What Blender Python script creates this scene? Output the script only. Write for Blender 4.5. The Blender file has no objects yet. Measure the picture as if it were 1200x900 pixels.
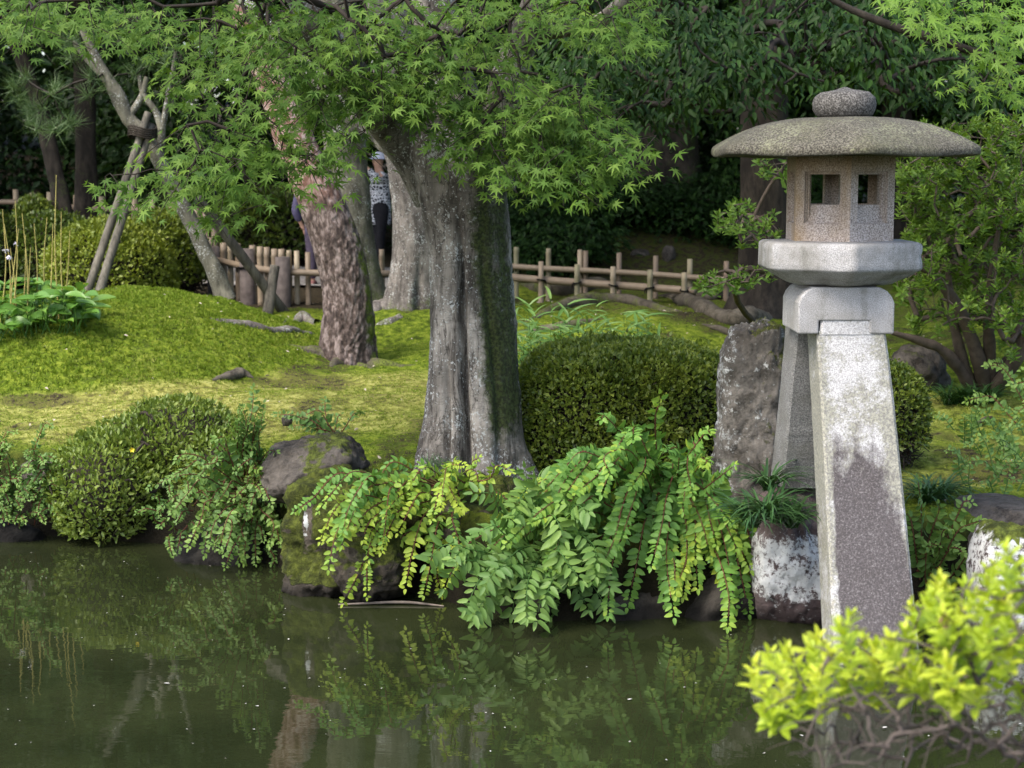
import bpy, math, random
import numpy as np
from mathutils import Matrix, Vector, Quaternion

# ------------------------------------------------------------------ camera, world, sun, exposure
SC = bpy.context.scene
COL = SC.collection
CAM_H = 2.26
PITCH = math.atan(250 / 2000)
cam_d = bpy.data.cameras.new("camera")
cam = bpy.data.objects.new("camera", cam_d)
COL.objects.link(cam)
cam.location = (0, 0, CAM_H)
cam.rotation_euler = (math.pi / 2 - PITCH, 0, 0)
cam_d.sensor_width = 36
cam_d.lens = 60
cam_d.clip_start = 0.05
cam_d.clip_end = 2000
cam_d.dof.use_dof = True
cam_d.dof.focus_distance = 8.7
cam_d.dof.aperture_fstop = 4.3
SC.camera = cam

SUN_EL, SUN_AZ = math.radians(52), math.radians(228)      # azimuth clockwise from +Y: behind the camera, to its side
world = bpy.data.worlds.new("World")
SC.world = world
world.use_nodes = True
wn = world.node_tree
bg = wn.nodes["Background"]
sky = wn.nodes.new("ShaderNodeTexSky")
sky.sky_type = 'NISHITA'
sky.sun_disc = False
sky.sun_elevation = SUN_EL
sky.sun_rotation = SUN_AZ
sky.air_density = 1.0
sky.dust_density = 3.0
sky.ozone_density = 0.6
wn.links.new(sky.outputs[0], bg.inputs[0])
bg.inputs[1].default_value = 0.15
sun_d = bpy.data.lights.new("sun", 'SUN')
sun_d.energy = 1.3
sun_d.angle = math.radians(24)
sun_d.color = (1.0, 0.95, 0.87)
sun = bpy.data.objects.new("sun", sun_d)
COL.objects.link(sun)
sun_dir = Vector((math.sin(SUN_AZ) * math.cos(SUN_EL), math.cos(SUN_AZ) * math.cos(SUN_EL), math.sin(SUN_EL)))
sun.rotation_euler = sun_dir.to_track_quat('Z', 'Y').to_euler()
sun.location = (-6, -8, 20)
SC.view_settings.view_transform = 'Standard'
SC.view_settings.look = 'None'
SC.view_settings.gamma = 1
SC.view_settings.exposure = 1.62
SC.cycles.use_denoising = True
SC.cycles.max_bounces = 7
SC.cycles.diffuse_bounces = 4
SC.cycles.glossy_bounces = 3
SC.cycles.transmission_bounces = 4
SC.cycles.caustics_reflective = False
SC.cycles.caustics_refractive = False

# ------------------------------------------------------------------ pixel <-> place (1200 x 900 photograph)
CP, SP = math.cos(PITCH), math.sin(PITCH)
def ray(px, py):
    dx, dy = (px - 600) / 2000, (450 - py) / 2000
    return np.array((dx, CP + dy * SP, -SP + dy * CP))
def at(px, py, Y):
    d = ray(px, py)
    return np.array((0, 0, CAM_H)) + d * (Y / d[1])
def onz(px, py, z=0.0):
    d = ray(px, py)
    return np.array((0, 0, CAM_H)) + d * ((z - CAM_H) / d[2])
def proj(P):
    P = np.atleast_2d(P)
    q = P - np.array((0, 0, CAM_H))
    dep = q[:, 1] * CP - q[:, 2] * SP
    up = q[:, 1] * SP + q[:, 2] * CP
    dd = np.where(np.abs(dep) < 1e-4, 1e-4, dep)
    return 600 + 2000 * q[:, 0] / dd, 450 - 2000 * up / dd, dep

# ------------------------------------------------------------------ noise
def _h(ix, iy, iz, seed):
    h = (ix * 374761393 + iy * 668265263 + iz * 2147483647 + seed * 1274126177) & 0xFFFFFFFF
    h = ((h ^ (h >> 13)) * 1274126177) & 0xFFFFFFFF
    h = ((h ^ (h >> 16)) * 2246822519) & 0xFFFFFFFF
    return ((h ^ (h >> 15)) & 0xFFFFFF) / float(0xFFFFFF)
def vnoise(p, seed=0):
    p = np.asarray(p, float)
    i = np.floor(p).astype(np.int64)
    f = p - i
    f = f * f * (3 - 2 * f)
    o = 0
    for a in (0, 1):
        wx = f[:, 0] if a else 1 - f[:, 0]
        for b in (0, 1):
            wy = f[:, 1] if b else 1 - f[:, 1]
            for c in (0, 1):
                wz = f[:, 2] if c else 1 - f[:, 2]
                o = o + wx * wy * wz * _h(i[:, 0] + a, i[:, 1] + b, i[:, 2] + c, seed)
    return o * 2 - 1
def fbm(p, octv=4, seed=0, gain=0.5):
    p = np.asarray(p, float)
    o, a, s = 0, 1.0, 0
    for k in range(octv):
        o = o + a * vnoise(p * 2.03 ** k + 17.3 * k, seed + k)
        s += a
        a *= gain
    return o / s * 1.4
def voro2(x, y, seed=0):
    """distance to nearest and second nearest jittered cell point"""
    ix, iy = np.floor(x).astype(np.int64), np.floor(y).astype(np.int64)
    f1 = np.full(x.shape, 9.0); f2 = np.full(x.shape, 9.0); idc = np.zeros(x.shape)
    z = np.zeros_like(ix)
    for a in (-1, 0, 1):
        for b in (-1, 0, 1):
            cx = ix + a + _h(ix + a, iy + b, z, seed)
            cy = iy + b + _h(ix + a, iy + b, z + 5, seed)
            d = np.hypot(cx - x, cy - y)
            near = d < f1
            f2 = np.where(near, f1, np.minimum(f2, d))
            idc = np.where(near, _h(ix + a, iy + b, z + 9, seed), idc)
            f1 = np.where(near, d, f1)
    return f1, f2, idc
def smooth(a, b, x):
    t = np.clip((x - a) / (b - a), 0, 1)
    return t * t * (3 - 2 * t)
RNG = np.random.default_rng(11)
def unit(v):
    v = np.asarray(v, float)
    return v / np.maximum(np.linalg.norm(v, axis=-1, keepdims=True), 1e-9)

# ------------------------------------------------------------------ meshes and objects
def make_mesh(name, V, faces, smooth_=True, attrs=None):
    if isinstance(faces, np.ndarray):
        faces = [faces]
    faces = [np.asarray(f, np.int32) for f in faces if len(f)]
    me = bpy.data.meshes.new(name)
    V = np.asarray(V, np.float32)
    me.vertices.add(len(V))
    me.vertices.foreach_set("co", V.ravel())
    loops = np.concatenate([f.ravel() for f in faces])
    tot = np.concatenate([np.full(len(f), f.shape[1], np.int32) for f in faces])
    start = np.concatenate([[0], np.cumsum(tot)[:-1]]).astype(np.int32)
    me.loops.add(len(loops))
    me.loops.foreach_set("vertex_index", loops)
    me.polygons.add(len(tot))
    me.polygons.foreach_set("loop_start", start)
    try:
        me.polygons.foreach_set("loop_total", tot)
    except Exception:
        pass
    me.polygons.foreach_set("use_smooth", np.full(len(tot), bool(smooth_)))
    for k, a in (attrs or {}).items():
        at_ = me.attributes.new(k, 'FLOAT', 'POINT')
        at_.data.foreach_set("value", np.asarray(a, np.float32))
    me.update(calc_edges=True)
    return me
def link(name, me, parent=None, mat=None):
    o = bpy.data.objects.new(name, me)
    COL.objects.link(o)
    if mat is not None and me is not None and len(me.materials) == 0:
        me.materials.append(mat)
    if parent is not None:
        o.parent = parent
    return o
def obj(name, V, F, mat, parent=None, smooth_=True, attrs=None, kind=None):
    """one mesh object; V in world space, shifted to the parent's place"""
    V = np.asarray(V, float)
    if parent is not None:
        V = V - np.array(parent.location)
        if parent.parent is not None:
            V = V - np.array(parent.parent.location)
        o = link(name, make_mesh(name, V, F, smooth_, attrs), parent, mat)
    else:
        c = np.array((V[:, 0].mean(), V[:, 1].mean(), V[:, 2].min()))
        o = link(name, make_mesh(name, V - c, F, smooth_, attrs), None, mat)
        o.location = c
    if kind:
        o["kind"] = kind
    return o
def thing(name, label, cat, loc, group=None):
    o = bpy.data.objects.new(name, None)
    COL.objects.link(o)
    o.empty_display_size = 0.1
    o.location = [float(v) for v in loc]
    o["label"] = label
    o["category"] = cat
    if group:
        o["group"] = group
    return o
def tag(o, label, cat, group=None):
    o["label"] = label
    o["category"] = cat
    if group:
        o["group"] = group
    return o
class Acc:
    """collects pieces of one mesh"""
    def __init__(self):
        self.V, self.F, self.n, self.A = [], [], 0, {}
    def add(self, V, F, **attrs):
        V = np.asarray(V, float)
        if isinstance(F, np.ndarray):
            F = [F]
        for f in F:
            if len(f):
                self.F.append(np.asarray(f) + self.n)
        self.V.append(V)
        for k, a in attrs.items():
            self.A.setdefault(k, []).append(np.broadcast_to(np.asarray(a, float), (len(V),)))
        self.n += len(V)
    def build(self, name, mat, parent=None, smooth_=True, kind=None):
        by = {}
        for f in self.F:
            by.setdefault(f.shape[1], []).append(f)
        F = [np.concatenate(v) for v in by.values()]
        A = {k: np.concatenate(v) for k, v in self.A.items()}
        return obj(name, np.concatenate(self.V), F, mat, parent, smooth_, A, kind)

def spline(pts, n):
    """Catmull-Rom through pts (rows of any width), n samples"""
    P = np.asarray(pts, float)
    if len(P) == 2:
        t = np.linspace(0, 1, n)[:, None]
        return P[0] * (1 - t) + P[1] * t
    Q = np.vstack([2 * P[0] - P[1], P, 2 * P[-1] - P[-2]])
    u = np.linspace(0, len(P) - 1 - 1e-9, n)
    i = np.floor(u).astype(int)
    t = (u - i)[:, None]
    p0, p1, p2, p3 = Q[i], Q[i + 1], Q[i + 2], Q[i + 3]
    return 0.5 * (2 * p1 + (p2 - p0) * t + (2 * p0 - 5 * p1 + 4 * p2 - p3) * t ** 2 + (3 * p1 - p0 - 3 * p2 + p3) * t ** 3)
def grid_faces(nr, ns, closed=True):
    i = np.arange(nr - 1)[:, None]
    j = np.arange(ns if closed else ns - 1)[None, :]
    j2 = (j + 1) % ns
    return np.stack([(i * ns + j), (i * ns + j2), ((i + 1) * ns + j2), ((i + 1) * ns + j)], -1).reshape(-1, 4)
def loft(pts, rad, ns, nr, disp=None, cap=False):
    """tube through pts with radii rad; disp(theta, s, P, r) adds to the radius. theta is measured from +X towards +Y for upright tubes"""
    C = spline(np.column_stack([np.asarray(pts, float), np.asarray(rad, float)]), nr)
    R = np.maximum(C[:, 3], 1e-4)
    C = C[:, :3]
    T = unit(np.gradient(C, axis=0))
    u = np.array((1.0, 0, 0))
    if abs(T[0] @ u) > 0.8:
        u = np.array((0, 0, 1.0))
    U = np.zeros_like(C); W = np.zeros_like(C)
    for k in range(nr):
        u = u - (u @ T[k]) * T[k]
        u = u / np.linalg.norm(u)
        U[k] = u
        W[k] = np.cross(T[k], u)
    th = np.arange(ns) / ns * 2 * math.pi
    s = np.concatenate([[0], np.cumsum(np.linalg.norm(np.diff(C, axis=0), axis=1))])
    D = np.cos(th)[None, :, None] * U[:, None, :] + np.sin(th)[None, :, None] * W[:, None, :]
    P = C[:, None, :] + D * R[:, None, None]
    TH = np.broadcast_to(th[None, :], (nr, ns)).ravel()
    S = np.broadcast_to(s[:, None], (nr, ns)).ravel()
    RR = np.broadcast_to(R[:, None], (nr, ns)).ravel()
    P = P.reshape(-1, 3); D = D.reshape(-1, 3)
    if disp is not None:
        P = P + D * disp(TH, S, P, RR)[:, None]
    F = [grid_faces(nr, ns)]
    if cap:
        for base, k, flip in ((0, 0, True), ((nr - 1) * ns, nr - 1, False)):
            P = np.vstack([P, C[k][None]])
            c = len(P) - 1
            j = np.arange(ns)
            a, b = base + j, base + (j + 1) % ns
            F.append(np.stack([b, a, np.full(ns, c)] if flip else [a, b, np.full(ns, c)], -1))
    return P, F, (TH, S, RR)
def tube(acc, pts, rad, ns=5, nr=None, cap=False, **attrs):
    V, F, _ = loft(pts, rad, ns, nr or max(2, len(pts) * 2), cap=cap)
    acc.add(V, F, **attrs)

# ------------------------------------------------------------------ leaf templates: x across, y to the tip, z the upper side
def leaf_oval(w=0.42, cup=0.1, droop=0.12):
    V = np.array([(0, 0, 0), (0, .33, -.02), (0, .68, -.02), (0, 1, 0), (-w * .42, .14, cup * .4), (-w / 2, .4, cup), (-w * .36, .74, cup * .7),
                  (w * .42, .14, cup * .4), (w / 2, .4, cup), (w * .36, .74, cup * .7)], float)
    V[:, 2] -= droop * V[:, 1] ** 2
    F = np.array([(0, 1, 4), (4, 1, 5), (5, 1, 2), (5, 2, 6), (6, 2, 3), (0, 7, 1), (7, 8, 1), (8, 2, 1), (8, 9, 2), (9, 3, 2)])
    return V, F
def leaf_diamond(w=0.5, cup=0.12):
    V = np.array([(0, 0, 0), (-w / 2, .5, cup), (0, 1, 0), (w / 2, .5, cup)], float)
    return V, np.array([(0, 2, 1), (0, 3, 2)])
def leaf_hex(w=0.5, cup=0.1):
    V = np.array([(0, 0, 0), (-w / 2, .35, cup), (-w * .38, .72, cup * .8), (0, 1, 0), (w * .38, .72, cup * .8), (w / 2, .35, cup)], float)
    return V, np.array([(0, 2, 1), (0, 3, 2), (0, 4, 3), (0, 5, 4)])
def leaf_maple():
    ang = [-128, -86, -43, 0, 43, 86, 128]
    ln = [.36, .66, .88, 1.0, .88, .66, .36]
    V = [(0, 0, 0)]
    for k in range(7):
        a = math.radians(ang[k])
        for da, rr in ((-11, .50), (0, 1), (11, .50)):
            a2 = a + math.radians(da)
            r = ln[k] * rr
            V.append((math.sin(a2) * r, math.cos(a2) * r, -.16 * r * r + (0.03 if da else 0)))
        if k < 6:
            a3 = math.radians((ang[k] + ang[k + 1]) / 2)
            r = .25
            V.append((math.sin(a3) * r, math.cos(a3) * r, -.01))
    n = len(V)
    F = [(0, j + 1, j) for j in range(1, n - 1)]
    V = np.array(V)
    return V, np.array(F)
def leaf_blade(w=0.05, bend=0.6, n=5):
    V, F = [], []
    for k in range(n):
        t = k / (n - 1)
        a = bend * t
        y = math.sin(a) / bend if bend else t
        z = -(1 - math.cos(a)) / bend if bend else 0
        ww = w * (1 - t ** 2.2) * (0.55 + 0.45 * min(1, t * 4)) / 2 + 1e-3
        V += [(-ww, y, z + ww * .5), (0, y, z), (ww, y, z + ww * .5)]
        if k:
            b = (k - 1) * 3
            F += [(b, b + 1, b + 4, b + 3), (b + 1, b + 2, b + 5, b + 4)]
    return np.array(V), np.array(F)
def frames(T, N):
    """columns x, y (tip), z (upper side)"""
    y = unit(T)
    z = N - (N * y).sum(1, keepdims=True) * y
    z = unit(z)
    x = np.cross(y, z)
    return np.stack([x, y, z], -1)
def scatter(tmpl, P, R, S, tint):
    tv, tf = tmpl
    n, m = len(P), len(tv)
    V = np.einsum('nij,mj->nmi', R, tv) * np.asarray(S)[:, None, None] + P[:, None, :]
    F = (tf[None] + (np.arange(n) * m)[:, None, None]).reshape(-1, tf.shape[1])
    return V.reshape(-1, 3), F, np.repeat(np.asarray(tint, float), m)
_variant = {}
def leaf_variant(key, tmpl, mat, lev):
    k = (key, mat.name, lev)
    if k not in _variant:
        me = make_mesh(key, tmpl[0], tmpl[1], True, {"tint": np.full(len(tmpl[0]), (lev + .5) / 6)})
        me.materials.append(mat)
        _variant[k] = me
    return _variant[k]
def foliage(parent, tmpl, P, T, N, S, tint, mat, n_obj=0, leaf="leaf", mass="foliage", key=None, jitter=0.0):
    """leaves of one plant: the n_obj that show largest as objects, the others in one mesh"""
    P, T, N, S, tint = (np.asarray(a, float) for a in (P, T, N, S, tint))
    tint = np.clip(tint, 0, 0.999)
    R = frames(T, N)
    order = np.zeros(len(P), bool)
    if n_obj:
        px, py, dep = proj(P + T * S[:, None] * .5)
        inside = (px > 4) & (px < 1196) & (py > 4) & (py < 896)
        face = np.abs((R[:, :, 2] * unit(np.array((0, 0, CAM_H)) - P)).sum(1))
        score = np.where(inside, S / np.maximum(dep, .5) ** 1.6 * (0.25 + face), -1)
        idx = np.argsort(-score)[:n_obj]
        idx = idx[score[idx] > 0]
        order[idx] = True
        base = np.array(parent.location)
        for i in idx:
            o = bpy.data.objects.new(leaf, leaf_variant(key or parent.name + "_" + leaf, tmpl, mat, int(tint[i] * 6)))
            M4 = np.eye(4)
            M4[:3, :3] = R[i] * S[i]
            M4[:3, 3] = P[i] - base
            o.parent = parent
            o.matrix_local = Matrix(M4.tolist())
            COL.objects.link(o)
    rest = ~order
    if rest.any():
        V, F, tt = scatter(tmpl, P[rest], R[rest], S[rest], tint[rest])
        o = obj(mass, V, F, mat, parent, True, {"tint": tt}, "stuff")
        return o

# ------------------------------------------------------------------ branching: tips join the nearest branch already there
def grow(root, tips, r_tip=0.003, r_max=0.08, sag=0.08, ns=5, seed=0, bend=0.12, order_key=None, power=2.3, start_nodes=None):
    rs = np.random.default_rng(seed)
    root = np.asarray(root, float)
    nodes = [root] if start_nodes is None else [np.asarray(q, float) for q in start_nodes]
    par = [-1] * len(nodes)
    if start_nodes is not None:
        par = [k - 1 for k in range(len(nodes))]
    tips = np.asarray(tips, float)
    d0 = np.linalg.norm(tips - root, axis=1)
    segs = []
    for i in np.argsort(d0):
        N_ = np.array(nodes)
        d = np.linalg.norm(N_ - tips[i], axis=1)
        dr = np.linalg.norm(N_ - root, axis=1)
        cost = d + 0.35 * np.maximum(0, dr - d0[i])
        k = int(np.argmin(cost))
        a, b = N_[k], tips[i]
        L = np.linalg.norm(b - a)
        m = max(2, int(L / 0.12) + 1)
        m = min(m, 7)
        off = rs.normal(0, bend, 3) * L
        prev = k
        path = [k]
        for q in range(1, m + 1):
            t = q / m
            p = a * (1 - t) + b * t + off * math.sin(math.pi * t) * .6 + np.array((0, 0, sag * L * math.sin(math.pi * t)))
            nodes.append(p); par.append(prev)
            prev = len(nodes) - 1
            path.append(prev)
        segs.append(path)
    cnt = np.zeros(len(nodes))
    for path in segs:
        j = path[-1]
        while j >= 0:
            cnt[j] += 1
            j = par[j]
    rad = np.minimum(r_max, r_tip * np.maximum(cnt, 1) ** (1 / power))
    acc = Acc()
    N_ = np.array(nodes)
    if start_nodes is not None and len(start_nodes) > 1:
        k = len(start_nodes)
        tube(acc, N_[:k], rad[:k], ns + 2, k * 2)
    for path in segs:
        r = rad[path].copy()
        r[0] = min(r[0], r[1] * 1.25)
        tube(acc, N_[path], r, ns, max(3, len(path)))
    return acc, N_

# ------------------------------------------------------------------ materials
class NB:
    def __init__(self, name):
        self.mat = bpy.data.materials.new(name)
        self.mat.use_nodes = True
        self.t = self.mat.node_tree
        self.t.nodes.clear()
        self.out = self.t.nodes.new("ShaderNodeOutputMaterial")
        self._tc = None
    def n(self, typ, **kw):
        nd = self.t.nodes.new(typ)
        for k, v in kw.items():
            setattr(nd, k, v)
        return nd
    def put(self, sock, v):
        if isinstance(v, bpy.types.NodeSocket):
            self.t.links.new(v, sock)
        elif isinstance(v, (tuple, list)) and len(v) == 3 and sock.type == 'RGBA':
            sock.default_value = (*v, 1)
        else:
            sock.default_value = v
    def co(self):
        if self._tc is None:
            self._tc = self.n("ShaderNodeTexCoord")
        return self._tc.outputs["Object"]
    def mapped(self, scale=(1, 1, 1), rot=(0, 0, 0)):
        m = self.n("ShaderNodeMapping")
        self.put(m.inputs["Vector"], self.co())
        m.inputs["Scale"].default_value = scale
        m.inputs["Rotation"].default_value = rot
        return m.outputs[0]
    def noise(self, scale, detail=4, rough=.55, vec=None, dist=0.0):
        nd = self.n("ShaderNodeTexNoise")
        self.put(nd.inputs["Vector"], vec if vec is not None else self.co())
        nd.inputs["Scale"].default_value = scale
        nd.inputs["Detail"].default_value = detail
        nd.inputs["Roughness"].default_value = rough
        nd.inputs["Distortion"].default_value = dist
        return nd.outputs["Fac"]
    def voro(self, scale, vec=None, feature='F1', out="Distance"):
        nd = self.n("ShaderNodeTexVoronoi", feature=feature)
        self.put(nd.inputs["Vector"], vec if vec is not None else self.co())
        nd.inputs["Scale"].default_value = scale
        return nd.outputs[out]
    def ramp(self, fac, *stops, interp='LINEAR'):
        nd = self.n("ShaderNodeValToRGB")
        nd.color_ramp.interpolation = interp
        e = nd.color_ramp.elements
        while len(e) < len(stops):
            e.new(0.5)
        for k, (p, c) in enumerate(stops):
            e[k].position = p
            e[k].color = (c, c, c, 1) if isinstance(c, (int, float)) else (*c, 1)
        self.put(nd.inputs[0], fac)
        return nd.outputs[0]
    def mix(self, fac, a, b, mode='MIX'):
        nd = self.n("ShaderNodeMix", data_type='RGBA', blend_type=mode)
        self.put(nd.inputs[0], fac); self.put(nd.inputs[6], a); self.put(nd.inputs[7], b)
        return nd.outputs[2]
    def math(self, op, a, b=0.0, clamp=False):
        nd = self.n("ShaderNodeMath", operation=op, use_clamp=clamp)
        self.put(nd.inputs[0], a); self.put(nd.inputs[1], b)
        return nd.outputs[0]
    def attr(self, name):
        return self.n("ShaderNodeAttribute", attribute_name=name).outputs["Fac"]
    def normal_z(self):
        g = self.n("ShaderNodeNewGeometry")
        s = self.n("ShaderNodeSeparateXYZ")
        self.put(s.inputs[0], g.outputs["Normal"])
        return s.outputs[2]
    def sep(self, vec):
        s = self.n("ShaderNodeSeparateXYZ")
        self.put(s.inputs[0], vec)
        return s.outputs
    def bump(self, h, strength=.5, dist=.01, normal=None):
        nd = self.n("ShaderNodeBump")
        nd.inputs["Strength"].default_value = strength
        nd.inputs["Distance"].default_value = dist
        self.put(nd.inputs["Height"], h)
        if normal is not None:
            self.put(nd.inputs["Normal"], normal)
        return nd.outputs[0]
    def pbr(self, col, rough=.8, normal=None, spec=.5, **kw):
        p = self.n("ShaderNodeBsdfPrincipled")
        self.put(p.inputs["Base Color"], col)
        self.put(p.inputs["Roughness"], rough)
        self.put(p.inputs["Specular IOR Level"], spec)
        if normal is not None:
            self.put(p.inputs["Normal"], normal)
        for k, v in kw.items():
            self.put(p.inputs[k.replace("_", " ")], v)
        return p.outputs[0]
    def done(self, sh):
        self.t.links.new(sh, self.out.inputs["Surface"])
        return self.mat

def m_leaf(name, *cols, trans=.3, rough=.5, spec=.4, under=None):
    """leaf colours follow each leaf's own tint; light also passes through"""
    b = NB(name)
    stops = [(k / max(1, len(cols) - 1), c) for k, c in enumerate(cols)]
    c = b.ramp(b.attr("tint"), *stops)
    n1 = b.noise(30, 2)
    c = b.mix(b.math('MULTIPLY', n1, .5), c, b.mix(1.0, c, (.62, .66, .6), 'MULTIPLY'))
    p = b.pbr(c, rough, None, spec)
    tr = b.n("ShaderNodeBsdfTranslucent")
    b.put(tr.inputs[0], b.mix(1.0, c, (1.15, 1.1, .6), 'MULTIPLY'))
    mx = b.n("ShaderNodeMixShader")
    mx.inputs[0].default_value = trans
    b.t.links.new(p, mx.inputs[1]); b.t.links.new(tr.outputs[0], mx.inputs[2])
    return b.done(mx.outputs[0])
def m_bark(name, c1, c2, mossc=(.05, .075, .012), lichen=0.0, scale=14, stretch=.25, bump=.5, dist=.012, lich_col=(.5, .52, .5)):
    b = NB(name)
    v = b.mapped((1, 1, stretch))
    n1 = b.noise(scale, 6, .62, v)
    n2 = b.noise(3.0, 3, .5)
    nf = b.noise(scale * 4.5, 5, .7, v)
    c = b.ramp(b.math('ADD', b.math('MULTIPLY', n1, .65), b.math('MULTIPLY', nf, .35)), (.40, tuple(x * .75 for x in c1)), (.5, tuple((x + y) / 2 for x, y in zip(c1, c2))), (.60, tuple(x * 1.1 for x in c2)))
    c = b.mix(b.ramp(n2, (.42, 0.0), (.62, .6)), c, tuple(x * .6 for x in c1))
    if lichen > .3:
        cr = b.math('ABSOLUTE', b.math('SUBTRACT', b.noise(scale * 1.1, 5, .6, b.mapped((1, 1, .22)), .6), .5))
        c = b.mix(b.ramp(cr, (.0, .85), (.022, 0.0)), c, tuple(x * .4 for x in c1))
        cr2 = b.math('ABSOLUTE', b.math('SUBTRACT', b.noise(scale * .9, 4, .6, b.mapped((.5, .5, 2.2)), .4), .5))
        c = b.mix(b.ramp(cr2, (.0, .5), (.012, 0.0)), c, tuple(x * .5 for x in c1))
    if lichen > 0:
        l = b.noise(64, 4, .62)
        l2 = b.noise(5.0, 2, .5)
        f = b.ramp(b.math('ADD', l, b.math('MULTIPLY', l2, .5)), (.90 - lichen * .16, 0.0), (.95 - lichen * .12, 1.0))
        c = b.mix(b.math('MULTIPLY', f, .7), c, lich_col)
    mo = b.attr("moss")
    mf = b.math('ADD', mo, b.math('MULTIPLY', b.math('SUBTRACT', b.math('ADD', b.math('MULTIPLY', b.noise(22, 6, .7), .6), b.math('MULTIPLY', b.noise(5, 4, .6), .4)), .5), 2.0))
    mf = b.ramp(mf, (.36, 0.0), (.72, .95))
    mc = b.ramp(b.noise(60, 3), (.4, tuple(x * .5 for x in mossc)), (.6, tuple(x * 1.6 for x in mossc)))
    c = b.mix(mf, c, mc)
    nz = b.bump(b.noise(scale * 2.2, 6, .7, v), bump, dist)
    return b.done(b.pbr(c, .88, nz, .25))
def m_rock(name, c1, c2, mossc=(.085, .105, .015), lich=(.55, .57, .55), moss=.5, lichen=.3):
    b = NB(name)
    n1 = b.noise(7, 8, .65)
    n2 = b.noise(2.2, 3, .5)
    nf = b.noise(45, 5, .7)
    c = b.ramp(b.math('ADD', b.math('MULTIPLY', n1, .65), b.math('MULTIPLY', nf, .35)), (.40, tuple(x * .7 for x in c1)), (.5, tuple((x + y) / 2 for x, y in zip(c1, c2))), (.61, c2))
    c = b.mix(b.ramp(n2, (.42, 0.0), (.6, .65)), c, tuple(x * .5 for x in c1))
    l = b.math('ADD', b.math('ADD', b.math('MULTIPLY', b.noise(11, 6, .7), .45), b.math('MULTIPLY', b.noise(36, 5, .75), .55)), b.math('MULTIPLY', b.attr("white"), .25))
    c = b.mix(b.ramp(l, (.70 - lichen * .18, 0.0), (.76 - lichen * .16, 1.0)), c, b.mix(b.noise(40, 3), lich, tuple(x * .65 for x in lich)))
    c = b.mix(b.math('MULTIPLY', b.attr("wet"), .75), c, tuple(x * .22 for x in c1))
    up = b.math('ADD', b.math('MULTIPLY', b.normal_z(), .45), b.math('SUBTRACT', b.attr("moss"), b.attr("wet")))
    mf = b.math('ADD', up, b.math('MULTIPLY', b.math('SUBTRACT', b.noise(6, 6, .65), .5), 1.4))
    mf = b.ramp(mf, (.78 - moss * .6, 0.0), (.92 - moss * .6, 1.0))
    mc = b.ramp(b.noise(18, 6, .75), (.40, tuple(x * .4 for x in mossc)), (.52, mossc), (.63, tuple(x * 1.8 for x in mossc)))
    c = b.mix(mf, c, mc)
    h = b.math('ADD', b.noise(22, 8, .7), b.math('MULTIPLY', mf, b.noise(110, 3, .7)))
    return b.done(b.pbr(c, .85, b.bump(h, .8, .03), .25))
def m_plain(name, c, rough=.7, spec=.4, vary=.35, scale=20, bump=.2):
    b = NB(name)
    n1 = b.noise(scale, 4)
    cc = b.mix(b.ramp(n1, (.4, 0.0), (.62, min(1.0, vary * 2))), c, tuple(x * .55 for x in c))
    return b.done(b.pbr(cc, rough, b.bump(n1, bump, .004), spec))

# ------------------------------------------------------------------ colours
MAT_MAPLE = m_leaf("maple_leaf", (.055, .125, .021), (.098, .19, .028), (.19, .30, .05), trans=.42, rough=.55, spec=.2)
MAT_MAPLE_BRIGHT = m_leaf("maple_leaf_bright", (.11, .22, .025), (.17, .31, .035), (.25, .38, .05), trans=.42)
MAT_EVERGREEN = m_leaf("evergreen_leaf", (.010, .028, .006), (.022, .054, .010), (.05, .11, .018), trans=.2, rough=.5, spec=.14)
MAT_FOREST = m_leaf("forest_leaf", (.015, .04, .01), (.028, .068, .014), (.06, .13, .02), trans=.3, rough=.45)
MAT_HEDGE = m_leaf("hedge_leaf", (.05, .085, .013), (.11, .16, .02), (.26, .31, .045), trans=.3, rough=.45)
MAT_DOME = m_leaf("dome_bush_leaf", (.075, .11, .014), (.15, .20, .02), (.27, .32, .04), trans=.28, rough=.5)
MAT_AZALEA = m_leaf("azalea_leaf", (.06, .13, .018), (.11, .20, .026), (.20, .31, .045), trans=.35, rough=.45, spec=.3)
MAT_BANK = m_leaf("bank_bush_leaf", (.10, .155, .026), (.19, .265, .042), (.33, .39, .085), trans=.3, rough=.42)
MAT_SPRAY = m_leaf("arching_shrub_leaf", (.092, .21, .05), (.155, .31, .055), (.37, .47, .055), trans=.35, rough=.5, spec=.25)
MAT_BLUE = m_leaf("blue_green_leaf", (.085, .175, .045), (.135, .245, .058), (.22, .34, .07), trans=.35, rough=.5, spec=.3)
MAT_FRONT = m_leaf("young_azalea_leaf", (.22, .36, .025), (.42, .54, .035), (.62, .66, .07), trans=.35, rough=.42)
MAT_HOSTA = m_leaf("hosta_leaf", (.08, .19, .03), (.13, .27, .045), (.20, .34, .06), trans=.3, rough=.38)
MAT_SASA = m_leaf("bamboo_grass_leaf", (.09, .19, .035), (.15, .28, .06), (.23, .36, .10), trans=.3, rough=.4)
MAT_MONDO = m_leaf("mondo_grass_leaf", (.022, .06, .018), (.04, .10, .028), (.09, .17, .05), trans=.18, rough=.35)
MAT_NEEDLE = m_leaf("pine_needle", (.05, .10, .03), (.08, .14, .045), (.13, .2, .06), trans=.15)
MAT_MOSS = m_leaf("moss_tuft", (.078, .125, .014), (.165, .245, .024), (.40, .405, .11), trans=.3, rough=.8, spec=.1)
MAT_TWIG = m_plain("twig_bark", (.09, .07, .055), .85, .2)
MAT_TWIG_DARK = m_plain("dark_twig_bark", (.035, .028, .022), .9, .2)
MAT_TWIG_RED = m_plain("reddish_stem", (.14, .05, .03), .7, .3)
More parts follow.
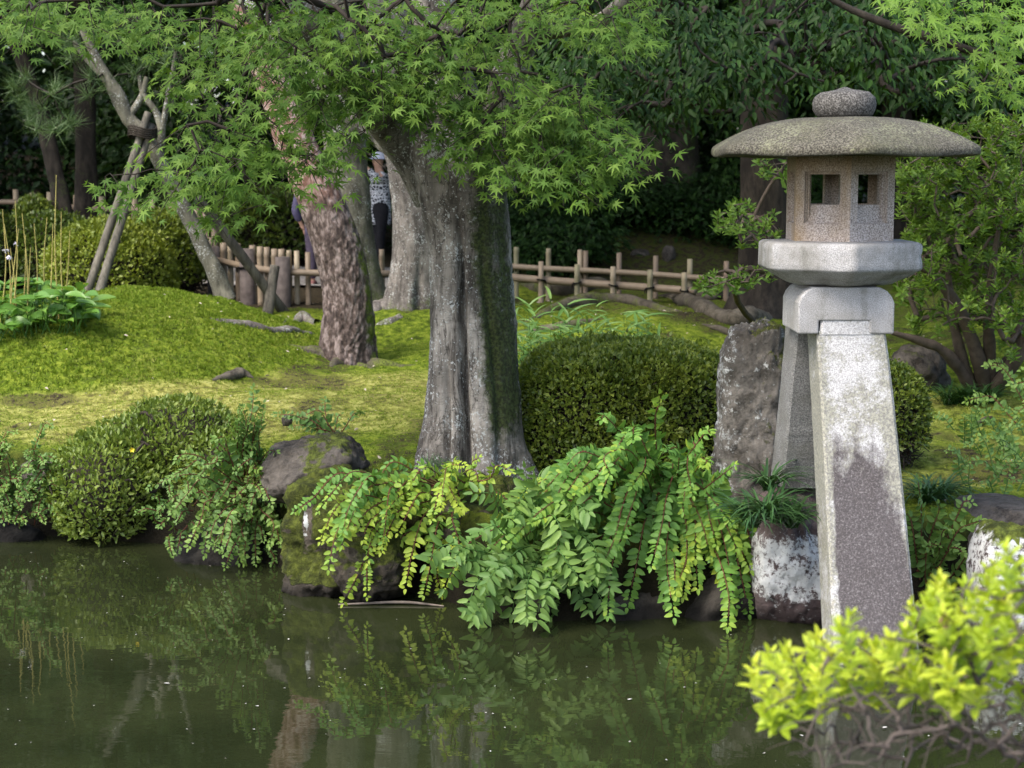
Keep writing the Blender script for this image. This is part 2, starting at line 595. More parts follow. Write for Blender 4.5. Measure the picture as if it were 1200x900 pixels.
MAT_TWIG_GREY = m_plain("grey_azalea_twig", (.105, .085, .075), .85, .2)
MAT_MAPLE_BARK = m_bark("maple_bark", (.07, .06, .05), (.33, .30, .26), mossc=(.026, .036, .008), lichen=.36, scale=9, stretch=.22, bump=.55, dist=.014)
MAT_PINE_BARK = m_bark("pine_bark", (.15, .105, .085), (.33, .245, .205), mossc=(.07, .095, .015), lichen=.12, scale=22, stretch=.5, bump=.6, dist=.01)
MAT_PINE_GROOVE = None
MAT_GREY_BARK = m_bark("grey_bark", (.085, .08, .06), (.19, .18, .135), mossc=(.06, .08, .018), lichen=.2, scale=10, stretch=.3, bump=.4)
MAT_BEECH_BARK = m_bark("pale_bark", (.10, .088, .078), (.235, .21, .185), mossc=(.075, .105, .012), lichen=.36, scale=8, stretch=.3, bump=.4)
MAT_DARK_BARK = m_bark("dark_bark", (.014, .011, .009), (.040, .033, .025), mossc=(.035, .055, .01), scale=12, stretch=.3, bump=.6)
MAT_ROOT = m_bark("root_bark", (.05, .042, .03), (.13, .112, .085), mossc=(.07, .09, .012), scale=12, stretch=1, bump=.4)
MAT_POLE = m_bark("weathered_pole", (.075, .068, .055), (.16, .145, .115), scale=20, stretch=.1, bump=.3, dist=.006)
MAT_ROCK = m_rock("bank_rock", (.042, .036, .03), (.135, .118, .10), moss=.42, lichen=.12)
MAT_ROCK_MOSS = m_rock("mossy_rock", (.035, .028, .021), (.10, .085, .066), mossc=(.056, .068, .009), moss=.80, lichen=.1)
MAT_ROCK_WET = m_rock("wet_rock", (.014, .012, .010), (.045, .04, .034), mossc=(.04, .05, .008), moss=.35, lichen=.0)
MAT_ROCK_STAND = m_rock("standing_rock", (.07, .062, .05), (.22, .20, .175), mossc=(.075, .085, .014), moss=.40, lichen=.75)
MAT_ROCK_WHITE = m_rock("lichened_rock", (.075, .05, .05), (.14, .11, .105), moss=.12, lichen=.75, lich=(.72, .73, .72))

# ------------------------------------------------------------------ the lie of the land
_sh = [(-400, 632), (0, 635), (60, 640), (160, 647), (270, 658), (350, 690), (420, 703), (470, 706), (530, 722), (620, 745), (720, 742), (860, 737), (900, 722), (960, 722), (1060, 728), (1200, 735), (1500, 760)]
_shp = np.array([onz(px, py) for px, py in _sh])
def shore(x):
    return np.interp(x, _shp[:, 0], _shp[:, 1])
def lump(x, y, cx, cy, rx, ry, h, p=2.0):
    d = (np.abs((x - cx) / rx) ** p + np.abs((y - cy) / ry) ** p)
    return h * smooth(0, 1, 1 - d)
def base_h(x, y):
    b = .47 + .043 * (np.clip(y, 8, 19) - 10) + .012 * np.clip(y - 19, 0, 40)
    b = np.where(y < 10, .47 + .04 * (y - 10), b)
    m = lump(x, y, -3.75, 14.7, 2.45, 2.6, .46)
    m = m + lump(x, y, -6.4, 12.0, 1.9, 1.6, .12)
    b = b + m
    b = b + lump(x, y, 2.4, 25.0, 4.2, 4.6, .85)
    b = b + lump(x, y, 1.1, 16.6, 1.9, 1.7, .16) + lump(x, y, -.95, 16.3, .9, .9, .18)
    b = b + lump(x, y, 5.3, 14.5, 2.2, 2.3, .30)
    b = b + np.clip((y - 27) * .05, 0, 3.0)
    b = b + np.clip((y - 19) * .055, 0, 1.2) * smooth(-6, -9, x)
    return b
def G(x, y, fine=True):
    x = np.atleast_1d(np.asarray(x, float)); y = np.atleast_1d(np.asarray(y, float))
    x, y = np.broadcast_arrays(x, y)
    b = base_h(x, y)
    if fine:
        q = np.column_stack([x.ravel(), y.ravel(), np.zeros(x.size)])
        b = b + (.055 * fbm(q * .9, 3, 3) + .022 * fbm(q * 4.5, 3, 5) + .010 * fbm(q * 11, 2, 9)).reshape(x.shape)
    d = y - shore(x)
    s = smooth(.0, .45, d)
    return -.7 * (1 - s) + b * s
def G1(x, y):
    return float(G(x, y)[0])
def onG(px, py, lo=6.5, hi=45):
    d = ray(px, py)
    for Y in np.arange(lo, hi, .04):
        p = np.array((0, 0, CAM_H)) + d * (Y / d[1])
        if p[2] <= G1(p[0], p[1]):
            return p
    return at(px, py, hi)
def ground_at(px, Y):
    """the place on the ground seen at column px, Y metres out"""
    x = (px - 600) / 2000 * Y
    for _ in range(3):
        z = G1(x, Y)
        dep = Y * CP - (z - CAM_H) * SP
        x = (px - 600) / 2000 * dep
    return np.array((x, Y, G1(x, Y)))

# ground: one sheet, fine near the pond and coarse towards the horizon
gx = np.unique(np.concatenate([np.linspace(-300, -30, 14), np.linspace(-30, -8, 45), np.linspace(-8, 8, 250), np.linspace(8, 30, 45), np.linspace(30, 300, 14)]))
gy = np.unique(np.concatenate([np.linspace(-60, 6, 24), np.linspace(6, 8, 24), np.linspace(8, 13, 170), np.linspace(13, 20, 130), np.linspace(20, 34, 60), np.linspace(34, 60, 30), np.linspace(60, 600, 22)]))
XX, YY = np.meshgrid(gx, gy)
ZZ = G(XX.ravel(), YY.ravel())
GV = np.column_stack([XX.ravel(), YY.ravel(), ZZ])
q2 = GV * (1, 1, 0)
dsh = GV[:, 1] - shore(GV[:, 0])
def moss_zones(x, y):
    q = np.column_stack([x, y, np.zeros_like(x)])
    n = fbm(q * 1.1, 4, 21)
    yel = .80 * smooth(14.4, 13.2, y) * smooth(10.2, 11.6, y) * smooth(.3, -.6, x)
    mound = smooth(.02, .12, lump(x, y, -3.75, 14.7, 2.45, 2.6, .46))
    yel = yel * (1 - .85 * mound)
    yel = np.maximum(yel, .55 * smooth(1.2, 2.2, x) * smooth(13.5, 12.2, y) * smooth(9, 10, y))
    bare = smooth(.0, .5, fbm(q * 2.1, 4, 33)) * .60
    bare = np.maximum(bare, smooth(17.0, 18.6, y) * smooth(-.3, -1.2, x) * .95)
    bare = np.maximum(bare, smooth(19.6, 21.0, y) * .66)  # dark soil past the fence paints in the big tree's shade
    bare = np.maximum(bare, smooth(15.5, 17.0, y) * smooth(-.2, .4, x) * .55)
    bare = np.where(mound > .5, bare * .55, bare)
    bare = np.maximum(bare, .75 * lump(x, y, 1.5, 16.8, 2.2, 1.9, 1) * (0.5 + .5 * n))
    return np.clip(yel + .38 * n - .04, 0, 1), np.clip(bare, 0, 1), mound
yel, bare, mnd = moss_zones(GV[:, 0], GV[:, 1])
b = NB("moss_ground")
nA, nB_, nC = b.noise(3.2, 6, .65), b.noise(14, 5, .65), b.noise(70, 4, .7)
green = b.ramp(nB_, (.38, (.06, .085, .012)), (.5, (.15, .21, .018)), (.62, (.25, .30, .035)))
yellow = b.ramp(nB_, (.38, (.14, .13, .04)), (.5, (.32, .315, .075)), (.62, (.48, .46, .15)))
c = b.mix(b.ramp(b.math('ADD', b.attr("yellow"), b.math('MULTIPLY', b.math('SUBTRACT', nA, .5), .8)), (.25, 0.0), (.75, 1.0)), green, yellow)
soil_and_shade = b.ramp(nC, (.4, (.028, .022, .013)), (.6, (.075, .058, .036)))
c = b.mix(b.ramp(b.math('ADD', b.attr("bare"), b.math('MULTIPLY', b.math('SUBTRACT', nB_, .5), 1.1)), (.45, 0.0), (.7, 1.0)), c, soil_and_shade)
c = b.mix(b.attr("mud_and_shade"), c, (.014, .012, .008))  # dark shoreline mud, widened to paint the shadow under the bank plants
c = b.mix(b.math('MULTIPLY', nC, .5), c, b.mix(1.0, c, (.45, .5, .4), 'MULTIPLY'))
h = b.math('ADD', b.math('MULTIPLY', nB_, .7), b.math('MULTIPLY', nC, .5))
MAT_GROUND = b.done(b.pbr(c, .95, b.bump(h, .9, .05), .1))
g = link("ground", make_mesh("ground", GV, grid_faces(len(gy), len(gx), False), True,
         {"yellow": yel, "bare": bare, "mud_and_shade": smooth(.62, .30, dsh)}), None, MAT_GROUND)
g["kind"] = "structure"

# water
b = NB("pond_water")
v = b.mapped((1, 1.0, 1))
r1 = b.noise(3.2, 3, .5, b.mapped((1.0, 2.4, 1)), .4)
r2 = b.noise(16, 2, .5, b.mapped((.7, 1.6, 1)))
h = b.math('ADD', r1, b.math('MULTIPLY', r2, .10))
murk = b.ramp(b.noise(1.1, 4, .6), (.4, (.0135, .0175, .0068)), (.6, (.021, .026, .010)))
MAT_WATER = b.done(b.pbr(murk, .0, b.bump(h, .05, .012), .5, IOR=1.5))
wx, wy = np.meshgrid(np.linspace(-40, 40, 40), np.linspace(-40, 11.5, 40))
w = link("water", make_mesh("water", np.column_stack([wx.ravel(), wy.ravel(), np.zeros(wx.size)]), grid_faces(40, 40, False)), None, MAT_WATER)
w["kind"] = "structure"

# gravel path behind the fence
b = NB("gravel_path")
gc = b.ramp(b.voro(60, out="Color"), (.2, (.16, .15, .14)), (.8, (.36, .345, .33)))
gc = b.mix(b.noise(2, 3), gc, b.mix(1.0, gc, (.7, .67, .62), 'MULTIPLY'))
MAT_PATH = b.done(b.pbr(gc, .9, b.bump(b.voro(60), .5, .01), .2))
px_, py_ = np.meshgrid(np.linspace(-14, -.6, 120), np.linspace(0, 1, 24))
cy = 21.6 + np.where(px_ < -2, (-px_ - 2) * .22, (px_ + 2) * -.02)
PYY = cy + (py_ - .5) * 3.0
PV = np.column_stack([px_.ravel(), PYY.ravel(), G(px_.ravel(), PYY.ravel()) + .03])
p = link("path", make_mesh("path", PV, grid_faces(24, 120, False)), None, MAT_PATH)
p["kind"] = "structure"

# moss tufts standing up from the sheet
def tufts(n, size, name, area, dens=None, seed=5):
    rs = np.random.default_rng(seed)
    x = rs.uniform(area[0], area[1], n); y = rs.uniform(area[2], area[3], n)
    yl, ba, mo = moss_zones(x, y)
    d = y - shore(x)
    px, py, dep = proj(np.column_stack([x, y, G(x, y)]))
    keep = (d > .5) & (rs.random(n) > ba * 1.0) & (px > -120) & (px < 1320)
    if dens is not None:
        keep &= rs.random(n) < dens(x, y, mo)
    x, y, yl, mo = x[keep], y[keep], yl[keep], mo[keep]
    m = len(x)
    z = G(x, y) - .004
    P = np.column_stack([x, y, z])
    s = size * rs.uniform(.5, 1.3, m) * (.8 + .75 * mo)
    tint = np.clip(.42 + .33 * yl + .18 * fbm(P * 2.5, 3, 8) + rs.normal(0, .13, m), 0, 1)
    a = rs.uniform(0, 6.28, m)
    T = unit(np.column_stack([np.cos(a) * .8, np.sin(a) * .8, np.full(m, 1.0)]))
    N = unit(np.column_stack([-np.cos(a), -np.sin(a), np.full(m, .6)]))
    bl = np.array([(-.3, 0, 0), (.3, 0, 0), (0, 1, 0), (-.25, .1, -.45), (.3, .0, -.4), (.05, .9, -.7), (-.5, .2, .2), (0, .1, .4), (-.35, .8, .6)])
    V, F, tt = scatter((bl, np.array([(0, 1, 2), (3, 4, 5), (6, 7, 8)])), P, frames(T, N), s, tint)
    o = obj(name, V, F, MAT_MOSS, None, True, {"tint": tt}, "stuff")
    o["label"] = "short moss tufts covering the lawn and the mound"
tufts(190000, .0165, "moss", (-6.5, .8, 9.6, 18.0))
tufts(52000, .0165, "moss", (.8, 5.2, 8.4, 18.5), None, 6)

# ------------------------------------------------------------------ stone lantern
LX, LY = at(984, 230, 8.2)[0], 8.2
b = NB("granite")
sp = b.noise(230, 3, .7)
st = b.noise(5, 5, .6)
c = b.ramp(sp, (.38, (.20, .196, .195)), (.5, (.34, .335, .335)), (.62, (.48, .475, .47)))
c = b.mix(b.math('MULTIPLY', b.ramp(st, (.42, 0.0), (.62, 1.0)), .55), c, (.21, .20, .175))
dr = b.ramp(b.math('ADD', b.math('MULTIPLY', b.noise(11, 5, .65, b.mapped((1, 1, .12))), .7), b.math('MULTIPLY', b.noise(30, 4, .7), .3)), (.49, 0.0), (.60, .6))
c = b.mix(dr, c, b.mix(1.0, c, (.52, .52, .46), 'MULTIPLY'))
MAT_GRANITE = b.done(b.pbr(c, .8, b.bump(b.noise(140, 4, .7), .35, .004), .3))
b = NB("weathered_granite")                              # the firebox: pinkish with rust-coloured streaks
c = b.ramp(b.noise(150, 3, .75), (.39, (.16, .135, .122)), (.5, (.36, .312, .288)), (.61, (.56, .505, .465)))
ru = b.ramp(b.math('ADD', b.noise(3.6, 4, .6, b.mapped((1, 1, .4))), b.attr("rust")), (.5, 0.0), (.8, 1.0))
c = b.mix(b.math('MULTIPLY', ru, .8), c, b.mix(b.noise(50, 3), (.30, .20, .085), (.17, .115, .06)))
MAT_FIREBOX = b.done(b.pbr(c, .85, b.bump(b.noise(120, 4, .7), .4, .005), .25))
b = NB("roof_granite")                                   # the roof: brown-grey with yellow-green lichen grains
c = b.ramp(b.noise(120, 4, .75), (.40, (.030, .027, .021)), (.5, (.072, .066, .052)), (.61, (.155, .145, .115)))
li = b.math('ADD', b.noise(75, 4, .7), b.math('MULTIPLY', b.noise(4, 3), .5))
c = b.mix(b.math('MULTIPLY', b.ramp(li, (.80, 0.0), (.92, 1.0)), .6), c, (.24, .245, .15))
c = b.mix(b.ramp(b.noise(2.8, 5, .6), (.5, 0.0), (.75, .7)), c, (.075, .075, .04))
MAT_ROOF = b.done(b.pbr(c, .9, b.bump(b.noise(90, 5, .7), .6, .008), .2))
b = NB("finial_granite")
c = b.ramp(b.noise(120, 4, .75), (.40, (.034, .032, .029)), (.5, (.08, .075, .068)), (.61, (.20, .19, .175)))
MAT_FINIAL = b.done(b.pbr(c, .9, b.bump(b.noise(90, 5, .7), .5, .006), .2))
b = NB("stained_granite")                                # the leg: pale at the top, a purple-brown water stain below
sp = b.noise(150, 3, .75)
c = b.ramp(sp, (.38, (.26, .255, .25)), (.5, (.41, .405, .40)), (.62, (.56, .555, .55)))
yw = b.ramp(b.math('ADD', b.math('ADD', b.math('MULTIPLY', b.noise(8, 6, .7), .6), b.math('MULTIPLY', b.noise(55, 5, .75), .4)), b.math('MULTIPLY', b.attr("edge"), .10)), (.51, 0.0), (.60, .75))
c = b.mix(yw, c, b.mix(b.ramp(b.noise(90, 3), (.42, 0.0), (.58, 1.0)), (.27, .265, .19), (.12, .115, .09)))
dk = b.math('ADD', b.attr("stain"), b.math('MULTIPLY', b.math('SUBTRACT', b.noise(14, 8, .75, b.mapped((1, 1, .5))),  .5), 1.7))
pur = b.ramp(b.noise(110, 4, .75), (.40, (.046, .039, .040)), (.54, (.080, .069, .070)), (.66, (.20, .185, .185)))
c = b.mix(b.ramp(dk, (.30, 0.0), (.66, .96)), c, pur)
MAT_LEG = b.done(b.pbr(c, .82, b.bump(b.noise(120, 4, .7), .4, .004), .3))

lan = thing("stone_lantern", "two-legged granite stone lantern standing with one leg in the pond", "lantern", (LX, LY, 0))
def hexring(R, z, n=6, rot=0.0, round_=0.0, sub=1):
    """hexagon with a corner towards -Y, each side in sub steps, corners rounded by pulling towards a circle"""
    out = []
    for k in range(6):
        a0 = math.radians(-90 + 60 * k + rot); a1 = math.radians(-90 + 60 * (k + 1) + rot)
        p0 = np.array((math.cos(a0), math.sin(a0))); p1 = np.array((math.cos(a1), math.sin(a1)))
        for j in range(sub):
            q = p0 + (p1 - p0) * j / sub
            q = q * (1 - round_) + q / np.linalg.norm(q) * round_ * .95
            out.append((q[0] * R + LX, q[1] * R + LY, z))
    return np.array(out)
def stack(rings, cap_top=True, cap_bot=True):
    ns = len(rings[0])
    V = np.concatenate(rings)
    F = [grid_faces(len(rings), ns)]
    for ok, k, flip in ((cap_bot, 0, True), (cap_top, len(rings) - 1, False)):
        if ok:
            V = np.vstack([V, rings[k].mean(0)[None]])
            c = len(V) - 1
            j = np.arange(ns)
            a, bb = k * ns + j, k * ns + (j + 1) % ns
            F.append(np.stack([bb, a, np.full(ns, c)] if flip else [a, bb, np.full(ns, c)], -1))
    return V, F
def zpx(y, Y=LY):
    return float(at(984, y, Y)[2])
# finial: flattened bud with a small point
fz = [(138.5, .118), (135, .134), (128, .147), (121, .150), (114, .142), (108.5, .115), (106.5, .075), (105.5, .045), (103.5, .022), (102, .004)]
th = np.arange(40) / 40 * 2 * math.pi
rings = [np.column_stack([LX + .012 + np.cos(th) * r, LY + np.sin(th) * r, np.full(40, zpx(y))]) for y, r in fz]
V, F = stack(rings)
V = V + (fbm(V * 14, 3, 2) * .003)[:, None]
obj("finial", V, F, MAT_FINIAL, lan)
# roof: shallow hexagonal dome with a blunt rim, hollow below
Rr = .675
prof = [(.3, 181.0), (.955, 183.6), (.992, 183.2), (1.0, 182), (1.0, 176.8), (.988, 173.2), (.945, 168.8), (.86, 161.5), (.76, 154), (.65, 147.5), (.54, 143), (.43, 140), (.32, 138.2), (.22, 137.6), (.12, 137.4)]
rings = []
for f, y in prof:
    r = hexring(Rr * f, zpx(y), sub=10, round_=.22 + .78 * max(0, (.9 - f)) )
    ang = np.arctan2(r[:, 1] - LY, r[:, 0] - LX)
    corner = np.abs(np.cos(3 * (ang + math.pi / 2)))      # 1 at corners and mid-sides
    cc = np.cos(6 * (ang + math.pi / 2))
    r[:, 2] += (.005 * cc) * f ** 3
    rings.append(r)
V, F = stack(rings)
V[:, 2] += fbm(V * 5, 3, 6) * .005
obj("roof", V, F, MAT_ROOF, lan)
# firebox: six walls, each with a stepped window, open inside
z0, z1 = zpx(281), zpx(183)
Rf = .268
acc = Acc()
fw = 2 * Rf * math.sin(math.pi / 6)
ap = Rf * math.cos(math.pi / 6)
zc0, zc1 = z0, z1
for k in range(6):
    am = math.radians(-60 + 60 * k)
    nrm = np.array((math.cos(am), math.sin(am), 0)); tg = np.array((-math.sin(am), math.cos(am), 0))
    def rect(wd, za, zb, dep):
        hw = wd / 2
        o = np.array((LX, LY, 0)) + nrm * (ap - dep)
        return [o - tg * hw + (0, 0, za), o + tg * hw + (0, 0, za), o + tg * hw + (0, 0, zb), o - tg * hw + (0, 0, zb)]
    H = z1 - z0
    tin = .040
    inner_w = fw - 2 * tin * math.tan(math.pi / 6)
    rings = [rect(fw, z0, z1, 0), rect(.182, z0 + .21 * H, z1 - .18 * H, 0), rect(.178, z0 + .215 * H, z1 - .185 * H, .013),
             rect(.168, z0 + .225 * H, z1 - .195 * H, .013), rect(.164, z0 + .23 * H, z1 - .20 * H, .021),
             rect(.148, z0 + .25 * H, z1 - .215 * H, .021), rect(.146, z0 + .43 * H, z1 - .217 * H, tin - .002), rect(inner_w, z0, z1, tin)]
    V = np.array([p_ for r in rings for p_ in r])
    dup = np.repeat(np.arange(0, 1), 1)
    F = grid_faces(len(rings), 4)[:, ::-1]
    rust = np.where(np.arange(6)[k] == 5, .13, np.where(k == 0, .02, .12))
    # split a ring's strip so its faces stay flat-shaded
    acc.add(V, F, rust=float(rust))
acc.build("firebox", MAT_FIREBOX, lan, False)
# platform under the firebox
pr = [(283 + 49, .235), (330, .275), (322, .345), (314.5, .400), (312.8, .408), (311.5, .411), (286.5, .411), (284.0, .405), (282.2, .392), (280.8, .25)]
V, F = stack([hexring(r, zpx(y), sub=16, round_=.06 if r > .3 else .25) for y, r in [(y0_ + (y1_ - y0_) * j / 4, r0_ + (r1_ - r0_) * j / 4) for (y0_, r0_), (y1_, r1_) in zip(pr[:-1], pr[1:]) for j in range(4)] + [pr[-1]]])
V = V + (fbm(V * 9, 3, 5) * .0035 - np.clip(fbm(V * 22, 3, 15) - .35, 0, 1) * .02)[:, None] * unit(V - np.array((LX, LY, zpx(300))))
obj("platform", V, F, MAT_GRANITE, lan, True)
# capital block with a notch that takes the leg
def cap_block():
    hw, hd = .225, .235
    zt, zb = zpx(333), zpx(386)
    zn = zpx(371)
    nl, nr = -.128, .110
    # silhouette seen from the front (x, z), chamfered shoulders, notch below
    pts = [(-hw, zb), (-hw, zt - .075), (-hw + .012, zt - .045), (-hw + .035, zt - .018), (-hw + .07, zt), (hw - .07, zt), (hw - .035, zt - .018), (hw - .012, zt - .045), (hw, zt - .075), (hw, zb), (nr, zb), (nr, zn), (nl, zn), (nl, zb)]
    bm_pts = np.array(pts)
    V, F = [], []
    n = len(pts)
    for yy, ins in ((-hd, .0), (hd, .0)):
        for x, z in pts:
            V.append((LX - .0 + x, LY + yy, z))
    F4 = [(j, (j + 1) % n, n + (j + 1) % n, n + j) for j in range(n)]
    tri = [(0, 1, 2, 3, 4, 12, 13)]
    # front and back faces in strips
    def strips(o, flip):
        q = [(0, 1, 12, 13), (1, 2, 3, 4), (1, 4, 5, 12), (12, 5, 8, 11), (5, 6, 7, 8), (8, 9, 10, 11)]
        return [tuple(o + i for i in (r[::-1] if flip else r)) for r in q]
    F4 += strips(0, True) + strips(n, False)
    return np.array(V), np.array(F4)
V, F = cap_block()
cb = obj("capital", V, F, MAT_GRANITE, lan, False)
bv = cb.modifiers.new("edge_wear", 'BEVEL'); bv.width = .008; bv.segments = 2; bv.limit_method = 'ANGLE'; bv.angle_limit = math.radians(50)
# legs
def leg(tl, tr, bl_, br, Yt, Yb, thick_t, thick_b, n=40, bow=.03, tenon=None):
    """front face edges from pixel columns at the top and bottom rows, depth behind it"""
    V = []
    rows = []
    (xl0, yt), (xr0, _), (xl1, yb), (xr1, _) = tl, tr, bl_, br
    for k in range(n):
        t = k / (n - 1)
        Y = Yt + (Yb - Yt) * t ** 1.25
        pyy = yt + (yb - yt) * t
        e = bow * math.sin(math.pi * min(1, t * 1.0))
        L = at(xl0 + (xl1 - xl0) * t ** .9, pyy, Y); R = at(xr0 + (xr1 - xr0) * t ** .9, pyy, Y)
        th_ = thick_t + (thick_b - thick_t) * t
        ch = .012
        rows.append(np.array([L + (ch, 0, 0), R - (ch, 0, 0), R + (0, ch, 0), R + (0, th_, 0), L + (0, th_, 0), L + (0, ch, 0)]))
    return rows
rows = leg((957, 388), (1038, 388), (979, 800), (1081, 800), 7.975, 7.62, .27, .30)
V, F = stack(rows[::-1])
zz = V[:, 2]
xc = V[:, 0] - (LX + .02)
# resample the front face finely so the stain follows the stone
rows2 = []
for r in rows:
    Lp, Rp = r[0], r[1]
    q = [Lp + (Rp - Lp) * j / 20 for j in range(21)] + [r[2], r[3], r[4], r[5]]
    rows2.append(np.array(q))
V, F = stack(rows2[::-1])
V = V + (fbm(V * 20, 3, 4) * .0018)[:, None]
frac = np.tile(np.concatenate([np.linspace(0, 1, 21), [1, 1, 0, 0]]), len(rows2))
isfront = np.tile(np.concatenate([np.ones(21), [0.0, 0, 0, 0]]), len(rows2))
frac = np.concatenate([frac, [.5, .5]]); isfront = np.concatenate([isfront, [0, 0]])
hz = (V[:, 2] - V[:, 2].min()) / (V[:, 2].max() - V[:, 2].min())
stain = smooth(.90, .42, hz) * (.05 + .95 * smooth(.0, .13, frac) * smooth(1.34, .84, frac + .22 * smooth(.15, .65, hz))) * isfront
edge = np.maximum(smooth(.18, .0, frac), smooth(.72, 1.0, frac)) + .6 * smooth(.95, .75, hz) * smooth(.45, .6, hz)
fl = obj("leg", V, F, MAT_LEG, lan, False, {"stain": stain, "edge": edge})
fl["label"] = "granite leg with a purple-brown water stain, standing in the water"
tn = leg((962, 370.5), (1022, 370.5), (961, 392), (1024, 392), 7.972, 7.97, .12, .12, n=4)
V, F = stack(tn[::-1])
obj("tenon", V, F, MAT_LEG, lan, False, {"stain": V[:, 2] * 0, "edge": V[:, 2] * 0})
rows = leg((934, 384), (985, 384), (916, 572), (990, 572), 8.30, 8.56, .24, .26)
for k, r in enumerate(rows):
    t = k / (len(rows) - 1)
    L1 = at(926 - 22 * t, 384 + 188 * t, 8.42 + .36 * t)
    r[5] = r[0] + (-.012, .012, 0)
    r[4] = np.array((L1[0], r[0][1] + .26, L1[2]))
    r[4][2] = r[0][2]; r[3][2] = r[0][2]
V, F = stack(rows[::-1])
V = V + (fbm(V * 20, 3, 9) * .0018)[:, None]
b = NB("dark_grey_granite")  # shorter leg: granite darker and rougher than the stained one
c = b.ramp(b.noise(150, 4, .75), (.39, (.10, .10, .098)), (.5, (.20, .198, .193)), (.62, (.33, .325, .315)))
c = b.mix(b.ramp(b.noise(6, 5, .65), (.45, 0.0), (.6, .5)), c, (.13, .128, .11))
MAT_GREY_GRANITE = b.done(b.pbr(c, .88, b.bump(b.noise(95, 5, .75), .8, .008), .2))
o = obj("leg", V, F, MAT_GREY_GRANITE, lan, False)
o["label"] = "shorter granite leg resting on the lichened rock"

# ------------------------------------------------------------------ rocks
def rock(name, label, c, half, mat, seed=0, box=2.6, amp=.12, res=56, rotz=0.0, moss=None, white=None, freq=2.0, group=None, top_cut=None, facet=True, lean=(0, 0)):
    """a boulder: superellipsoid broken by ridged noise"""
    nu, nv = res * 2, res
    u = np.arange(nu) / nu * 2 * math.pi
    v = np.linspace(-math.pi / 2 + .02, math.pi / 2 - .02, nv)
    U, Vv = np.meshgrid(u, v)
    d = np.column_stack([(np.cos(Vv) * np.cos(U)).ravel(), (np.cos(Vv) * np.sin(U)).ravel(), np.sin(Vv).ravel()])
    t = (np.abs(d) ** box).sum(1) ** (-1 / box)
    rp = np.random.default_rng(seed + 900)
    for nn_ in unit(rp.normal(0, 1, (16, 3))) if facet else ():
        cut = rp.uniform(.80, 1.12)
        dn = d @ nn_
        tp_ = np.where(dn > .15, cut / np.maximum(dn, .15), 9)
        t = -np.log(np.exp(-t * 22) + np.exp(-np.minimum(tp_, 6) * 22)) / 22
    P = d * t[:, None]
    q = P * np.array(half) / np.mean(half) * freq + seed * 7.7
    n1 = fbm(q, 4, seed)
    n2 = 1 - np.abs(fbm(q * 1.7, 4, seed + 40)) * 2
    n3 = fbm(q * 5, 3, seed + 80)
    P = P * (1 + amp * n1 + amp * .6 * n2 + amp * .32 * n3 + amp * .12 * fbm(q * 12, 3, seed + 99) - amp * .3)[:, None]
    if top_cut is not None:
        P[:, 2] = np.where(P[:, 2] > top_cut, top_cut + (P[:, 2] - top_cut) * .25, P[:, 2])
    P = P * np.array(half)
    P[:, 0] += lean[0] * P[:, 2]; P[:, 1] += lean[1] * P[:, 2]
    ca, sa = math.cos(rotz), math.sin(rotz)
    P = np.column_stack([P[:, 0] * ca - P[:, 1] * sa, P[:, 0] * sa + P[:, 1] * ca, P[:, 2]]) + np.array(c)
    A = {"wet": smooth(.085, .03, P[:, 2] + .02 * fbm(P * 9, 2, 4)), "moss": moss(P) if moss else np.zeros(len(P)), "white": white(P) if white else np.zeros(len(P))}
    F = [grid_faces(nv, nu)]
    for k, flip in ((0, True), (nv - 1, False)):
        P = np.vstack([P, P[k * nu:(k + 1) * nu].mean(0)[None]])
        for a in A:
            A[a] = np.append(A[a], 0)
        cc = len(P) - 1
        j = np.arange(nu)
        a_, b_ = k * nu + j, k * nu + (j + 1) % nu
        F.append(np.stack([b_, a_, np.full(nu, cc)] if flip else [a_, b_, np.full(nu, cc)], -1))
    o = obj(name, P, F, mat, None, True, A)
    return tag(o, label, "rock", group)
def at2(px, py, Y):
    return at(px, py, Y)
def rock_px(name, label, x0, x1, ytop, ybot, Y, depth, mat, **kw):
    a, b_ = at((x0 + x1) / 2, ytop, Y), at((x0 + x1) / 2, ybot, Y)
    hw = (x1 - x0) / 2000 * Y / 2
    c = (a + b_) / 2
    c[1] = Y + depth * .6
    return rock(name, label, c, (hw, depth, abs(a[2] - b_[2]) / 2), mat, **kw)
rock_px("rock", "flat-topped boulder with a white streak, green moss over its face", 330, 470, 560, 716, 9.0, .40, MAT_ROCK_MOSS, seed=3, box=4.2, amp=.13, res=80,
        white=lambda P: 1.3 * np.exp(-(((P[:, 0] - at(359, 610, 9)[0]) / .018) ** 2 + ((P[:, 2] - at(359, 610, 9)[2]) / .10) ** 2)),
        moss=lambda P: .38 + .30 * fbm(P * 3.2, 3, 31) + .20 * smooth(at(335, 590, 9)[0], at(365, 590, 9)[0], P[:, 0]) - .9 * np.exp(-(((P[:, 0] - at(361, 610, 9)[0]) / .026) ** 2 + ((P[:, 2] - at(359, 612, 9)[2]) / .14) ** 2)))
rock_px("rock", "dark grey slab with a moss cushion lying behind the white-streaked boulder", 304, 432, 520, 606, 9.4, .36, MAT_ROCK, seed=8, box=4.0, amp=.11, res=70,
        moss=lambda P: .42 * smooth(at(335, 530, 9.4)[0], at(365, 530, 9.4)[0], P[:, 0]) - .18)
rock_px("rock", "low mossy ledge running from the boulder to the maple's foot", 395, 560, 556, 650, 9.25, .34, MAT_ROCK_MOSS, seed=61, box=3.2, amp=.13, moss=lambda P: .34 + .25 * fbm(P * 3, 2, 7))
rock_px("rock", "mossy rounded rock between the two arching shrubs under the maple", 490, 640, 566, 700, 9.0, .4, MAT_ROCK_MOSS, seed=9, box=2.6, amp=.12, moss=lambda P: np.full(len(P), .18))
